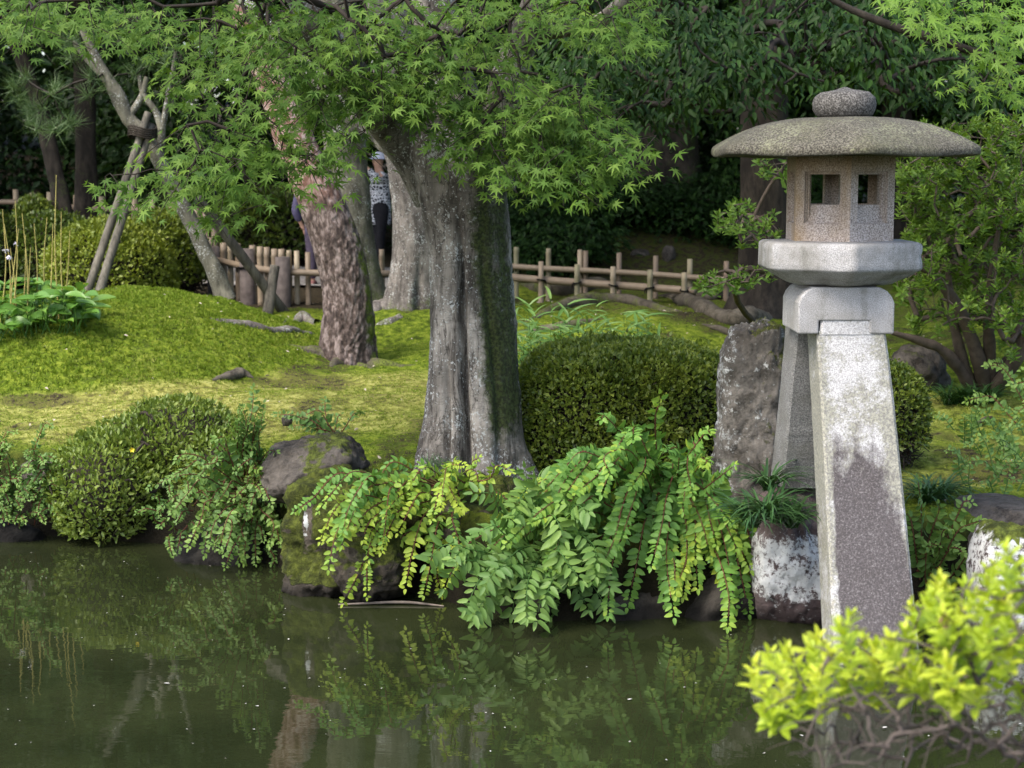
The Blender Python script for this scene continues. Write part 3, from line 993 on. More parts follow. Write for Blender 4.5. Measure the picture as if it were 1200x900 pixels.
rock_px("rock", "low brown mossy stone at the foot of the small arching shrub", 385, 480, 612, 716, 8.75, .2, MAT_ROCK_MOSS, seed=14, box=2.4, amp=.14, moss=lambda P: .30 + .2 * fbm(P * 4, 2, 3))
rock_px("rock", "small dark stone with moss beside the blue-green leaves at the waterline", 600, 660, 655, 752, 8.45, .18, MAT_ROCK_MOSS, seed=21, amp=.12, res=32)
rock_px("rock", "pale grey stone set in the bank above the pond, behind the clipped bank bush", 18, 104, 535, 590, 10.6, .25, MAT_ROCK, seed=5, box=2.6, amp=.12, res=40)
rock_px("rock", "tall upright lichen-streaked standing stone behind the lantern", 843, 918, 386, 612, 9.0, .17, MAT_ROCK_STAND, seed=17, box=5.0, amp=.12, freq=1.8, res=90, lean=(.03, 0), facet=False,
        moss=lambda P: .34 * smooth(at(865, 500, 9)[0], at(900, 500, 9)[0], P[:, 0]) + .2 * fbm(P * 4, 3, 5) - .25 * (P[:, 0] < at(862, 500, 9)[0]),
        white=lambda P: .36 * smooth(at(868, 500, 9)[0], at(852, 500, 9)[0], P[:, 0]) * (.5 + .5 * fbm(P * 4, 2, 3)) + .25 * smooth(.55, .4, P[:, 2]))
rock_px("rock", "white-crusted rock under the lantern's rear leg, at the water's edge", 878, 985, 574, 738, 8.45, .36, MAT_ROCK_WHITE, seed=23, box=4.4, amp=.08, res=60,
        white=lambda P: .55 * smooth(at(880, 618, 8.4)[2], at(880, 640, 8.4)[2], P[:, 2]) * smooth(at(880, 715, 8.4)[2], at(880, 690, 8.4)[2], P[:, 2]) - .3 * (P[:, 2] > at(880, 615, 8.4)[2]))
rock_px("rock", "flat dark grey rock behind the white stone with a moss cap", 1122, 1262, 588, 690, 8.75, .36, MAT_ROCK, seed=29, box=4.5, amp=.07, top_cut=.82)
rock_px("rock", "white stone with a thick yellow moss cap", 1146, 1250, 622, 830, 8.1, .22, MAT_ROCK_WHITE, seed=31, box=5, amp=.06, res=40, white=lambda P: np.full(len(P), .5), moss=lambda P: np.where(P[:, 2] > at(1170, 640, 8.1)[2], .55, -.4))
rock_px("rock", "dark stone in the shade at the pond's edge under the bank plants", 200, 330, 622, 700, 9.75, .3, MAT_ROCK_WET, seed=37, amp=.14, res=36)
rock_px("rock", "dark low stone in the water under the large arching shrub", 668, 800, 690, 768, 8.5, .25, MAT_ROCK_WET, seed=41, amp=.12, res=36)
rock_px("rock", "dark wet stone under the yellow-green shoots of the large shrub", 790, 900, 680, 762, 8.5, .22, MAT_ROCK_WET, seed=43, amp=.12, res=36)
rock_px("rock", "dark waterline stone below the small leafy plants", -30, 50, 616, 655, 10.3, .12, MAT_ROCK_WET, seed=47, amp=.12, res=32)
rock_px("rock", "grey boulder at the foot of the azalea's stems", 1036, 1120, 408, 470, 12.9, .3, MAT_ROCK, seed=51, amp=.12, res=40, moss=lambda P: np.full(len(P), .1))
rock_px("pebble", "small grey stone lying on the moss above the flat-topped boulder", 330, 343, 486, 500, 11.3, .03, MAT_ROCK, seed=53, amp=.1, box=4, res=12)
rock_px("rock", "small round stone on the mossy slope below the wide dark trunk", 776, 793, 288, 312, 21.4, .12, MAT_ROCK, seed=55, amp=.1, res=16)
rock_px("rock", "low flat stone among the roots beyond the bamboo fence", 738, 766, 292, 310, 21.6, .12, MAT_ROCK, seed=57, amp=.1, res=16)

# ------------------------------------------------------------------ trees
def px_path(rows, Y, dy=0.0):
    """rows of (px, py, half width px [, Y]) -> points and radii"""
    P, R = [], []
    for r in rows:
        yy = r[3] if len(r) > 3 else Y
        p = at(r[0], r[1], yy)
        dep = yy * CP - (p[2] - CAM_H) * SP
        P.append(p); R.append(r[2] / 2000 * dep)
    return np.array(P), np.array(R)
def trunk_mesh(rows, Y, disp, ns, nr, mossf=None):
    P, R = px_path(rows, Y)
    V, F, (TH, S, RR) = loft(P, R, ns, nr, disp)
    ms = mossf(TH, S, V) if mossf else np.zeros(len(V))
    return V, F, ms
def gauss_ang(th, c, w):
    d = (th - c + math.pi) % (2 * math.pi) - math.pi
    return np.exp(-(d / w) ** 2)
D2R = math.pi / 180

# --- the maple by the pond
YM = 9.75
mb = ground_at(556, YM)
maple = thing("maple_tree", "broad maple with a fluted mossy trunk on the pond bank, its leaves hanging over it", "tree", mb)
def maple_disp(th, s, P, r):
    tw = .25 * s
    n = fbm(P * (3, 3, .8), 4, 61)
    o = r * (.035 * np.cos(3 * th + 1.0 + tw) + .02 * np.cos(5 * th - tw * 2 + .6)) + r * .12 * fbm(P * (1.7, 1.7, 1.1), 4, 60) + r * .035 * n
    fade = smooth(1.75, 1.2, s)
    o -= r * .34 * gauss_ang(th, -100 * D2R + .05 * np.sin(s * 5) + .02 * n, .075) * fade
    o -= r * .22 * gauss_ang(th, -121 * D2R + .06 * np.sin(s * 4 + 1) + .03 * n, .065) * smooth(1.05, .6, s)
    o -= r * .10 * gauss_ang(th, -62 * D2R + .08 * np.sin(s * 3), .10) * fade
    o += r * .10 * gauss_ang(th, -112 * D2R, .10) * smooth(.9, .3, s)
    o += r * .16 * np.exp(-((s - .25) / .2) ** 2) * gauss_ang(th, -150 * D2R, .5)
    fl = np.exp(-s / .16)
    o += r * fl * (.20 + .28 * np.cos(5 * th + .9) + .25 * n)
    o += .006 * fbm(P * 18, 3, 62) + .009 * fbm(P * (7, 7, 4), 3, 63)
    return o
def maple_moss(th, s, P):
    n = fbm(P * 3.0, 3, 64)
    m = .58 * gauss_ang(th, (-64 + 6 * np.sin(3 * s)) * D2R, .42) * smooth(.15, .75, s) * (1 - .4 * smooth(1.4, 1.9, s))
    m += .42 * gauss_ang(th, -28 * D2R, .28) * smooth(.3, .8, s)
    m += .45 * smooth(.16, .0, s) * (th > 4.6)
    m += .36 * smooth(-84 * D2R, -60 * D2R, (th + math.pi) % (2 * math.pi) - math.pi) * smooth(30 * D2R, -5 * D2R, (th + math.pi) % (2 * math.pi) - math.pi) * smooth(.1, .5, s)
    return np.clip(m + .18 * n, 0, 1)
V, F, ms = trunk_mesh([(560, 592, 68), (559, 560, 60), (556, 520, 57), (556, 480, 55), (555, 400, 51), (550, 330, 49), (546, 270, 49), (541, 220, 53), (536, 185, 58), (531, 160, 56), (527, 138, 38)], YM, maple_disp, 200, 300, maple_moss)
obj("trunk", V, F, MAT_MAPLE_BARK, maple, True, {"moss": ms})
def limb_disp(th, s, P, r):
    return r * (.08 * np.cos(3 * th + s * 2) + .12 * fbm(P * (4, 4, 2), 3, 66))
limb_nodes = []
for rows in ([(513, 228, 34, 9.8), (488, 180, 32, 9.75), (450, 135, 26, 9.6), (405, 80, 22, 9.3), (360, 10, 18, 9.0), (300, -110, 13, 8.8), (200, -220, 8, 8.6)],
             [(545, 205, 40, 9.8), (535, 140, 32, 9.85), (520, 70, 27, 9.9), (505, -20, 23, 9.9), (480, -170, 15, 9.7), (470, -320, 8, 9.5)],
             [(572, 215, 32, 9.75), (586, 150, 26, 9.7), (598, 90, 22, 9.6), (612, 45, 19, 9.5), (640, -20, 16, 9.3), (690, -140, 11, 9.0), (740, -260, 7, 8.8)],
             [(606, 55, 14, 9.5), (632, 37, 12.5, 9.45), (665, 32, 11, 9.4), (690, 30, 9.5, 9.35), (716, 14, 8, 9.2), (760, -30, 6, 9.0)],
             [(500, 170, 16, 9.9), (470, 175, 14, 10.2), (420, 140, 11, 10.6), (340, 60, 9, 11), (250, -40, 7, 11.2)]):
    P, R = px_path(rows, YM)
    V, F, (TH, S, RR) = loft(P, R, 28, 60, limb_disp)
    ms = np.clip(.25 + .3 * fbm(V * 3, 3, 67), 0, 1) * smooth(.8, 0, S)
    obj("limb", V, F, MAT_MAPLE_BARK, maple, True, {"moss": ms})
    limb_nodes += list(spline(P, 14)[3:])
def sprays(centres, droop, n_leaf, leaf, seed, outward=(0, -1, 0), length=(.22, .40), spread=.8):
    """thin twigs with leaves in pairs; returns leaves and twig ends"""
    rs = np.random.default_rng(seed)
    P, T, N, S, t, tw = [], [], [], [], [], []
    out = np.array(outward, float)
    for c in centres:
        c = np.asarray(c, float)
        a = rs.normal(0, spread)
        L = rs.uniform(*length)
        h = np.array((math.sin(a), -math.cos(a) * .75, 0))
        d = unit(h + (0, 0, -droop * rs.uniform(.3, 1.2)))
        start = c - d * L * .5
        start[2] += .03
        nrm0 = unit(np.array((0, 0, 1.0)) * .95 + out * .6 + h * .3 + rs.normal(0, .16, 3))
        side = unit(np.cross(d, nrm0))
        cl = rs.normal(0, .12)
        m = int(n_leaf * rs.uniform(.7, 1.25))
        tw.append((start, c + d * L * .45 + (0, 0, -.03)))
        for k in range(m):
            u = (k // 2 + .5) / (m / 2)
            s = 1 if k % 2 else -1
            wdt = (.35 + .65 * math.sin(math.pi * min(1, u * .8 + .15))) * L * .42
            off = side * s * wdt * rs.uniform(.25, 1.1)
            p = start + d * L * u + off + (0, 0, -.12 * u * u * L - .25 * np.linalg.norm(off) * .5) + rs.normal(0, .018, 3)
            tip = unit(d * rs.uniform(.5, 1.1) + side * s * rs.uniform(.2, .9) + (0, 0, -.25) + rs.normal(0, .25, 3))
            P.append(p); T.append(tip)
            N.append(unit(nrm0 + rs.normal(0, .42, 3)))
            S.append(leaf * rs.uniform(.5, 1.15) * (1.05 - .2 * u))
            t.append(.42 + cl + .18 * u + rs.normal(0, .14))
    return np.array(P), np.array(T), np.array(N), np.array(S), np.array(t), tw
rs = np.random.default_rng(3)
blobs = [(430, 70, 70, 45, 15, 8.4, 9.0), (480, 110, 50, 30, 8, 8.4, 8.9), (360, 45, 70, 35, 12, 8.5, 9.2), (530, 60, 60, 40, 10, 8.4, 9.0), (340, 110, 50, 40, 7, 8.5, 9.3), (640, 130, 60, 40, 8, 8.3, 8.8), (668, 168, 62, 48, 32, 8.4, 9.1), (618, 205, 55, 22, 12, 8.4, 8.9), (690, 208, 38, 22, 12, 8.4, 8.9), (727, 190, 22, 12, 5, 8.4, 8.8), (580, 105, 85, 50, 25, 8.6, 10), (600, 160, 60, 30, 12, 8.5, 9.2),
         (480, 60, 95, 50, 19, 8.6, 10), (560, 22, 110, 28, 17, 8.6, 9.8), (405, 95, 80, 45, 16, 8.7, 10), (400, 160, 45, 28, 8, 8.6, 9.4), (330, 150, 70, 45, 13, 8.8, 10),
         (300, 205, 55, 28, 9, 8.6, 9.6), (350, 205, 45, 18, 6, 8.6, 9.2), (250, 195, 45, 26, 7, 8.6, 9.6), (205, 185, 30, 20, 4, 8.8, 9.6), (140, 228, 22, 8, 3, 8.8, 9.2), (262, 248, 34, 16, 6, 8.7, 9.2), (200, 228, 26, 8, 3, 8.7, 9.2),
         (268, 85, 80, 55, 24, 8.8, 11), (125, 32, 110, 26, 22, 8.8, 11), (40, 28, 55, 30, 14, 8.8, 10.5), (330, 30, 100, 34, 20, 8.7, 10.5), (230, 130, 30, 30, 3, 9, 10.5),
         (700, 25, 60, 24, 12, 8.5, 9.3), (745, 50, 32, 10, 5, 8.4, 8.8), (520, 140, 50, 26, 8, 8.6, 9.3), (545, 185, 28, 18, 4, 8.5, 9.0), (470, 112, 40, 22, 8, 8.7, 9.6)]
cents = []
for bx, by, rx, ry, n, Y0, Y1 in blobs:
    for _ in range(n):
        a, r = rs.uniform(0, 6.283), math.sqrt(rs.random())
        cents.append(at(bx + rx * r * math.cos(a), by + ry * r * math.sin(a), rs.uniform(Y0, Y1)))
cents = np.array(cents)
P1 = sprays(cents, .55, 17, .068, 5)
up = []
while len(up) < 300:                                   # the crown above the picture
    c = np.array((rs.uniform(-5.2, 2.4), rs.uniform(7.2, 13.5), rs.uniform(3.25, 6.6)))
    e = ((c[0] + .9) / 3.5) ** 2 + ((c[1] - 9.9) / 2.8) ** 2 + ((c[2] - 3.4) / 3.2) ** 2
    if e < 1 and proj(c)[1][0] < -25:
        up.append(c)
P2 = sprays(up, .25, 13, .10, 6, outward=(0, -.2, 0))
both = [np.concatenate([P1[k], P2[k]]) for k in range(5)]
foliage(maple, leaf_maple(), *both, MAT_MAPLE, 300)
ends = np.array([a for a, _ in P1[5]] + [a for a, _ in P2[5]][::2])
acc, _ = grow(limb_nodes[8], ends, .0022, .03, .06, 4, 9, start_nodes=limb_nodes)
# the seed nodes are limbs already: keep only the thin wood
acc2 = Acc()
acc2.V, acc2.F, acc2.n = acc.V[1:], [f - len(acc.V[0]) for f in acc.F[1:]], acc.n - len(acc.V[0])
for (a, c) in P1[5]:
    tube(acc2, [a, (np.array(a) + c) / 2 + (0, 0, .015), c], [.0032, .0025, .0014], 3, 4)
acc2.build("branchwork", MAT_TWIG_DARK, maple)

# --- another maple, reaching into the picture from beyond its edge
m2b = np.array((4.6, 9.5, G1(4.6, 9.5)))
maple2 = thing("maple_tree", "bright green maple sprays hanging in from a thin bough above the azalea", "tree", m2b)
P, R = np.array([m2b + (0, 0, -.1), m2b + (-.05, .1, 1.2), (4.35, 9.9, 2.6), (3.9, 10.2, 3.4), (3.2, 10.4, 3.75)]), [.13, .11, .09, .07, .05]
V, F, _ = loft(P, R, 20, 50, limb_disp)
obj("trunk", V, F, MAT_MAPLE_BARK, maple2, True, {"moss": np.zeros(len(V))})
P, R = px_path([(1330, 130, 9, 10.2), (1180, 75, 6, 10.4), (1110, 50, 5, 10.5), (1040, 28, 5, 10.7), (980, 2, 4, 10.9), (930, -30, 3, 11)], 10)
V, F, _ = loft(P, R, 10, 40, limb_disp)
obj("limb", V, F, MAT_DARK_BARK, maple2, True, {"moss": np.zeros(len(V))})
cents = []
for bx, by, rx, ry, n in [(1120, 28, 60, 26, 8), (1165, 75, 32, 40, 7), (1190, 105, 14, 26, 3), (1185, 25, 25, 30, 6), (1080, 10, 40, 12, 4)]:
    for _ in range(n):
        cents.append(at(bx + rx * rs.normal(0, .5), by + ry * rs.normal(0, .5), rs.uniform(9.4, 10.4)))
for _ in range(60):
    cents.append(np.array((rs.uniform(2.3, 5.5), rs.uniform(8.8, 11.5), rs.uniform(3.5, 5.0))))
A = sprays(cents, .5, 12, .085, 15)
foliage(maple2, leaf_maple(), *A[:5], MAT_MAPLE_BRIGHT, 150, key="bright_maple_leaf")
acc, _ = grow(P[1], np.array([a for a, _ in A[5]]), .002, .012, .06, 4, 19, start_nodes=list(spline(P, 10)))
acc.build("branchwork", MAT_TWIG_DARK, maple2)

# --- leaning red pine
pb = onG(407, 426)
YP = float(pb[1]) + .12
pine = thing("pine_tree", "leaning pine with reddish scaly bark rising out of the moss", "tree", pb)
def pine_disp(th, s, P, r):
    wob = .35 * fbm(P * 4, 2, 71)
    x = th / (2 * math.pi) * 32 + wob * 1.3
    y = s * 8.0 + wob * 1.6 + 1.2 * np.sin(th * 3)
    fade = smooth(2.0, .9, s) * .65 + .35
    f1, f2, idc = voro2(np.where(x >= 0, x, x) + .18 * np.sin(y * 1.3), y, 72)
    e = np.clip(f2 - f1, 0, 1)
    plate = smooth(.02, .35, e)
    o = .011 * fade * (plate - .6) + .010 * fade * (idc - .5) * plate
    o += r * .05 * np.cos(2 * th + s) + r * .09 * fbm(P * (2, 2, 1), 3, 73) + .006 * fbm(P * (26, 26, 12), 3, 74)
    o += r * np.exp(-s / .16) * (.06 + .14 * np.cos(4 * th + .4))
    return o
def pine_moss(th, s, P):
    return np.clip(.62 * gauss_ang(th, -22 * D2R, .42) * smooth(2.4, .9, s) + .3 * smooth(.25, .0, s) * gauss_ang(th, -50 * D2R, .7) + .1 * fbm(P * 4, 2, 75), 0, 1)
pine_rows = [(410, 446, 42), (408, 426, 35), (407, 406, 32), (408, 380, 31), (406, 340, 29), (398, 300, 29.5), (387, 265, 27.5), (375, 235, 26), (362, 205, 25), (347, 170, 24), (333, 130, 23), (319, 92, 22), (302, 45, 21), (287, 0, 20), (262, -90, 20), (240, -200, 17), (235, -330, 13), (240, -440, 8)]
V, F, ms = trunk_mesh(pine_rows, YP, pine_disp, 112, 520, pine_moss)
b = NB("red_pine_bark")
v = b.mapped((1, 1, .55))
n1 = b.noise(20, 6, .65, v)
low = b.ramp(n1, (.40, (.04, .03, .027)), (.5, (.095, .072, .063)), (.61, (.22, .178, .165)))
red = b.ramp(n1, (.40, (.13, .07, .052)), (.5, (.23, .14, .115)), (.61, (.37, .29, .26)))
c = b.mix(b.ramp(b.math('ADD', b.attr("red"), b.math('MULTIPLY', b.math('SUBTRACT', b.noise(4, 3), .5), .8)), (.3, 0.0), (.7, 1.0)), low, red)
c = b.mix(b.ramp(b.attr("groove"), (.3, 0.0), (.75, .9)), c, (.05, .035, .028))
mf = b.ramp(b.math('ADD', b.attr("moss"), b.math('MULTIPLY', b.math('SUBTRACT', b.noise(14, 5, .65), .5), 1.4)), (.45, 0.0), (.65, 1.0))
c = b.mix(mf, c, b.ramp(b.noise(60, 3), (.3, (.045, .06, .01)), (.75, (.10, .13, .02))))
MAT_RED_PINE = b.done(b.pbr(c, .9, b.bump(b.noise(45, 6, .7, v), .6, .01), .2))
Pp, Rp = px_path(pine_rows, YP)
C = spline(np.column_stack([Pp, Rp]), 520)
TH = np.tile(np.arange(112) / 112 * 2 * math.pi, 520); S = np.repeat(np.concatenate([[0], np.cumsum(np.linalg.norm(np.diff(C[:, :3], axis=0), axis=1))]), 112)
_rad = np.linalg.norm(V - np.repeat(C[:, :3], 112, 0), axis=1)
_m = _rad.reshape(520, 112)
_avg = (_m + np.roll(_m, 3, 1) + np.roll(_m, -3, 1) + np.roll(_m, 6, 1) + np.roll(_m, -6, 1)) / 5
_avg = (_avg + np.roll(_avg, 5, 0) + np.roll(_avg, -5, 0)) / 3
groove = smooth(-.002, -.010, (_m - _avg).ravel())
obj("trunk", V, F, MAT_RED_PINE, pine, True, {"moss": ms, "red": np.clip(smooth(.9, 2.4, S), 0, 1), "groove": groove})
pn = [C[k, :3] for k in range(380, 520, 12)]
ptip = np.array([(rs.uniform(-5.5, .5), rs.uniform(14, 18.5), rs.uniform(6.0, 8.6)) for _ in range(60)])
acc, pnodes = grow(pn[0], ptip, .008, .06, .05, 5, 29, start_nodes=pn)
acc.build("branchwork", MAT_PINE_BARK, pine)
def needles(tips, per, ln, seed):
    r_ = np.random.default_rng(seed)
    P, T, N, S = [], [], [], []
    for c in tips:
        ax = unit(np.array((r_.normal(0, .5), r_.normal(0, .5), .6)))
        for _ in range(per):
            P.append(c + r_.normal(0, .02, 3)); d = unit(ax * .7 + r_.normal(0, .75, 3))
            T.append(d); N.append(unit(r_.normal(0, 1, 3))); S.append(ln * r_.uniform(.8, 1.15))
    P = np.array(P)
    return P, np.array(T), np.array(N), np.array(S), np.clip(.5 + r_.normal(0, .2, len(P)), 0, 1)
nb = np.array([(-.02, 0, 0), (.02, 0, 0), (0, 1, 0)]), np.array([(0, 1, 2)])
tp = np.concatenate([ptip + rs.normal(0, .25, ptip.shape) for _ in range(9)])
nb_big = np.array([(-.06, 0, 0), (.06, 0, 0), (0, 1, 0)]), np.array([(0, 1, 2)])
foliage(pine, nb_big, *needles(tp, 26, .17, 31), MAT_NEEDLE)
# roots of the pine in the moss
def root_tube(parent, pts, rad, mat=MAT_ROOT, lift=.0, mossy=.3, seed=1, name="root"):
    q = spline(np.array([(p[0], p[1]) for p in pts]), 24)
    z = G(q[:, 0], q[:, 1]) + np.array([lift]) + np.interp(np.linspace(0, 1, 24), np.linspace(0, 1, len(rad)), rad) * .25
    r = np.interp(np.linspace(0, 1, 24), np.linspace(0, 1, len(rad)), rad)
    V, F, (TH, S, RR) = loft(np.column_stack([q, z]), r, 12, 60, lambda th, s, P, r_: r_ * (.28 * fbm(P * 6, 3, seed) + .1 * np.cos(3 * th)))
    return obj(name, V, F, mat, parent, True, {"moss": np.clip(mossy + .35 * fbm(V * 3, 3, seed + 3), 0, 1)})
def gp(px, py):
    return onG(px, py)
for k_, (dx, dy, L_) in enumerate([(-1, -.3, .5), (1, -.5, .45), (-.3, -1, .4), (.5, -.8, .35)]):
    root_tube(pine, [(pb[0] + dx * .12, pb[1] + .12 + dy * .12), (pb[0] + dx * (.12 + L_ * .5), pb[1] + .12 + dy * (.12 + L_ * .5)), (pb[0] + dx * (.12 + L_) + .05, pb[1] + .12 + dy * (.1 + L_))], [.08, .045, .01], lift=-.02, mossy=.45, seed=20 + k_)
root_tube(pine, [gp(248, 447), gp(265, 443), gp(282, 440), gp(297, 444)], [.01, .035, .045, .01], lift=-.005, mossy=-.2, seed=4)

# --- the pale buttressed tree behind the maple, and the grey trunk behind the pine
tb = ground_at(478, 16.4)
bt = thing("buttressed_tree", "pale smooth-barked trunk with spreading buttress roots just behind the maple", "tree", tb)
def beech_disp(th, s, P, r):
    o = r * (.10 * np.cos(3 * th + .7) + .12 * fbm(P * (2.5, 2.5, 1), 3, 81)) + .006 * fbm(P * 12, 3, 82)
    f = np.exp(-s / .30)
    o += r * f * (.30 + .34 * np.cos(5 * th + 1.2 + .3 * np.sin(s * 3)) + .35 * fbm(P * 4, 3, 83))
    o -= r * .30 * gauss_ang(th, (-72) * D2R, .16) * smooth(.9, .3, s)
    return o
V, F, ms = trunk_mesh([(478, 398, 38), (480, 378, 36), (483, 348, 29), (485, 310, 27), (486, 270, 27), (485, 230, 28), (482, 195, 30), (470, 150, 29), (462, 90, 27), (455, 20, 25), (450, -100, 20), (450, -250, 14)], 16.4, beech_disp, 110, 220,
                      lambda th, s, P: np.clip(.8 * smooth(.65, .1, s) * (.75 + .25 * np.cos(th + 1.6)) + .25 * gauss_ang(th, -20 * D2R, .5) + .1 * fbm(P * 3, 2, 84), 0, 1))
obj("trunk", V, F, MAT_BEECH_BARK, bt, True, {"moss": ms})
for pts, rad, sd in (([gp(452, 360), gp(430, 366), gp(405, 372), gp(378, 372)], [.10, .07, .05, .02], 1), ([gp(470, 372), gp(452, 380), gp(432, 384)], [.05, .05, .01], 3),
                     ([gp(365, 392), gp(330, 388), gp(290, 381), gp(245, 372)], [.03, .05, .055, .02], 4), ([gp(372, 378), gp(350, 376), gp(330, 381)], [.05, .06, .02], 6)):
    root_tube(bt, pts, rad, MAT_BEECH_BARK, -.025, .38, sd)
pn = [at(455, 20, 16.4), at(450, -100, 16.4), at(450, -250, 16.4)]
ptip = np.array([(rs.uniform(-5, 2.5), rs.uniform(14, 19.5), rs.uniform(5.5, 9)) for _ in range(60)])
acc, _ = grow(pn[0], ptip, .008, .07, .05, 5, 39, start_nodes=pn)
acc.build("branchwork", MAT_BEECH_BARK, bt)
def crown(parent, tips, per, spread, size, mat, seed, tmpl=None, droop=.4, n_obj=0, tint0=.45, mass="foliage", key=None):
    r_ = np.random.default_rng(seed)
    tips = np.asarray(tips)
    n = len(tips) * per
    c = np.repeat(tips, per, 0)
    off = r_.normal(0, 1, (n, 3)) * spread * (1, 1, .6)
    P = c + off
    T = unit(np.column_stack([off[:, 0], off[:, 1] - .3 * spread, -np.full(n, droop) * spread * 2]) + r_.normal(0, .5 * spread, (n, 3)))
    N = unit(np.column_stack([off[:, 0] / spread * .25, off[:, 1] / spread * .25 - .35, np.full(n, .8)]) + r_.normal(0, .35, (n, 3)))
    t = tint0 + np.repeat(r_.normal(0, .2, len(tips)), per) + r_.normal(0, .15, n)
    return foliage(parent, tmpl or leaf_hex(.42, .08), P, T, N, size * r_.uniform(.65, 1.2, n), t, mat, n_obj, "leaf", mass, key)
crown(bt, ptip, 60, .42, .12, MAT_FOREST, 41)
gb = ground_at(418, 17.6)
gt = thing("grey_trunk_tree", "straight grey-green trunk standing between the leaning pine and the pale tree", "tree", gb)
V, F, ms = trunk_mesh([(420, 368, 40), (418, 345, 32), (415, 310, 27), (411, 270, 25), (407, 220, 25), (403, 175, 25), (402, 120, 26), (395, 40, 24), (388, -80, 20), (380, -240, 14)], 17.6,
                      lambda th, s, P, r: r * (.05 * np.cos(3 * th) + .08 * fbm(P * (3, 3, .8), 3, 85)) + .006 * fbm(P * 15, 3, 86), 80, 180,
                      lambda th, s, P: np.clip(.35 * gauss_ang(th, -40 * D2R, .8) + .35 * smooth(.8, .0, s) + .15 * fbm(P * 3, 2, 87), 0, 1))
obj("trunk", V, F, MAT_GREY_BARK, gt, True, {"moss": ms})
pn = [at(395, 40, 17.6), at(388, -80, 17.6), at(380, -240, 17.6)]
ptip = np.array([(rs.uniform(-6.5, .5), rs.uniform(15, 21), rs.uniform(5.5, 9)) for _ in range(50)])
acc, _ = grow(pn[0], ptip, .008, .07, .05, 5, 49, start_nodes=pn)
acc.build("branchwork", MAT_GREY_BARK, gt)
crown(gt, ptip, 60, .42, .12, MAT_FOREST, 51)

# --- the small propped pine and its poles
sb = ground_at(262, 16.6)
st_ = thing("propped_pine", "thin crooked young pine leaning on crossed wooden props", "tree", sb)
V, F, ms = trunk_mesh([(264, 352, 14), (256, 330, 11), (243, 302, 10), (230, 272, 9.5), (214, 240, 9.5), (201, 215, 9), (190, 195, 8.5), (178, 172, 8.5), (163, 153, 9.5), (150, 138, 8.5), (138, 112, 8), (122, 85, 6), (108, 58, 5), (97, 35, 4)], 16.6,
                      lambda th, s, P, r: r * .22 * fbm(P * (6, 6, 3), 3, 88), 18, 140, lambda th, s, P: np.clip(.25 * fbm(P * 4, 2, 89), 0, 1))
obj("trunk", V, F, MAT_GREY_BARK, st_, True, {"moss": ms})
for rows in ([(190, 152, 5), (182, 130, 4), (168, 110, 3.5), (163, 88, 2.5)], [(190, 152, 4), (196, 120, 3.5), (203, 80, 2.5), (206, 60, 2)], [(150, 138, 5), (165, 115, 4), (172, 90, 3)], [(130, 100, 4), (100, 68, 3), (86, 48, 3)], [(185, 180, 6), (189, 165, 5), (190, 150, 4)]):
    P, R = px_path(rows, 16.6)
    V, F, _ = loft(P, R, 8, 16, None)
    obj("limb", V, F, MAT_GREY_BARK, st_, True, {"moss": np.zeros(len(V))})
tips_ = []
for x, y, n in ((60, 118, 4), (72, 150, 4), (30, 140, 3), (150, 30, 3), (105, 95, 3), (20, 100, 3), (90, 62, 4), (165, 85, 2), (205, 62, 2)):
    for _ in range(n):
        tips_.append(at(x + rs.normal(0, 10), y + rs.normal(0, 8), 16.6 + rs.normal(0, .3)))
acc, _ = grow(at(97, 35, 16.6), np.array(tips_), .004, .02, .04, 4, 59, start_nodes=[at(138, 112, 16.6), at(122, 85, 16.6), at(108, 58, 16.6), at(97, 35, 16.6)])
acc.build("branchwork", MAT_DARK_BARK, st_)
foliage(st_, (nb[0] * (.8, 1, 1), nb[1]), *needles(tips_, 70, .19, 61), MAT_NEEDLE)
def pole(label, a, c, r, Y0, Y1, bark=MAT_POLE):
    A, B = at(a[0], a[1], Y0), at(c[0], c[1], Y1)
    A[2] = min(A[2], G1(A[0], A[1]) - .05)
    V, F, _ = loft([A, (A + B) / 2, B], [r, r * .92, r * .85], 14, 30, lambda th, s, P, rr: rr * .10 * fbm(P * 9, 3, 91), cap=True)
    o = obj("support_pole", V, F, bark, None, True, {"moss": np.zeros(len(V))})
    tag(o, label, "pole", "wooden props of the young pine")
pole("paler prop of the crossed pair, nearer the hosta, lashed to the young pine", (99, 327), (174, 132), .042, 15.9, 16.4)
pole("darker prop of the crossed pair, foot beside the clipped dome bush", (114, 342), (178, 146), .042, 15.7, 16.45)
pole("slanting prop running down from the young pine to the bamboo fence", (336, 345), (232, 232), .055, 17.6, 16.9)
pole("short stake propping the foot of the slanting pole", (312, 348), (322, 312), .06, 17.3, 17.5)
acc = Acc()
for k in range(5):
    cpt = at(167, 150 + k * 2.5, 16.38)
    a_ = np.arange(13) / 12 * 2 * math.pi
    tube(acc, np.column_stack([cpt[0] + np.cos(a_) * .13, cpt[1] + np.sin(a_) * .13, cpt[2] + .02 * np.sin(a_ * 2)]), np.full(13, .009), 5, 26)
tag(acc.build("rope_lashing", MAT_TWIG_DARK), "dark rope lashing where the crossed props meet the young pine", "rope")

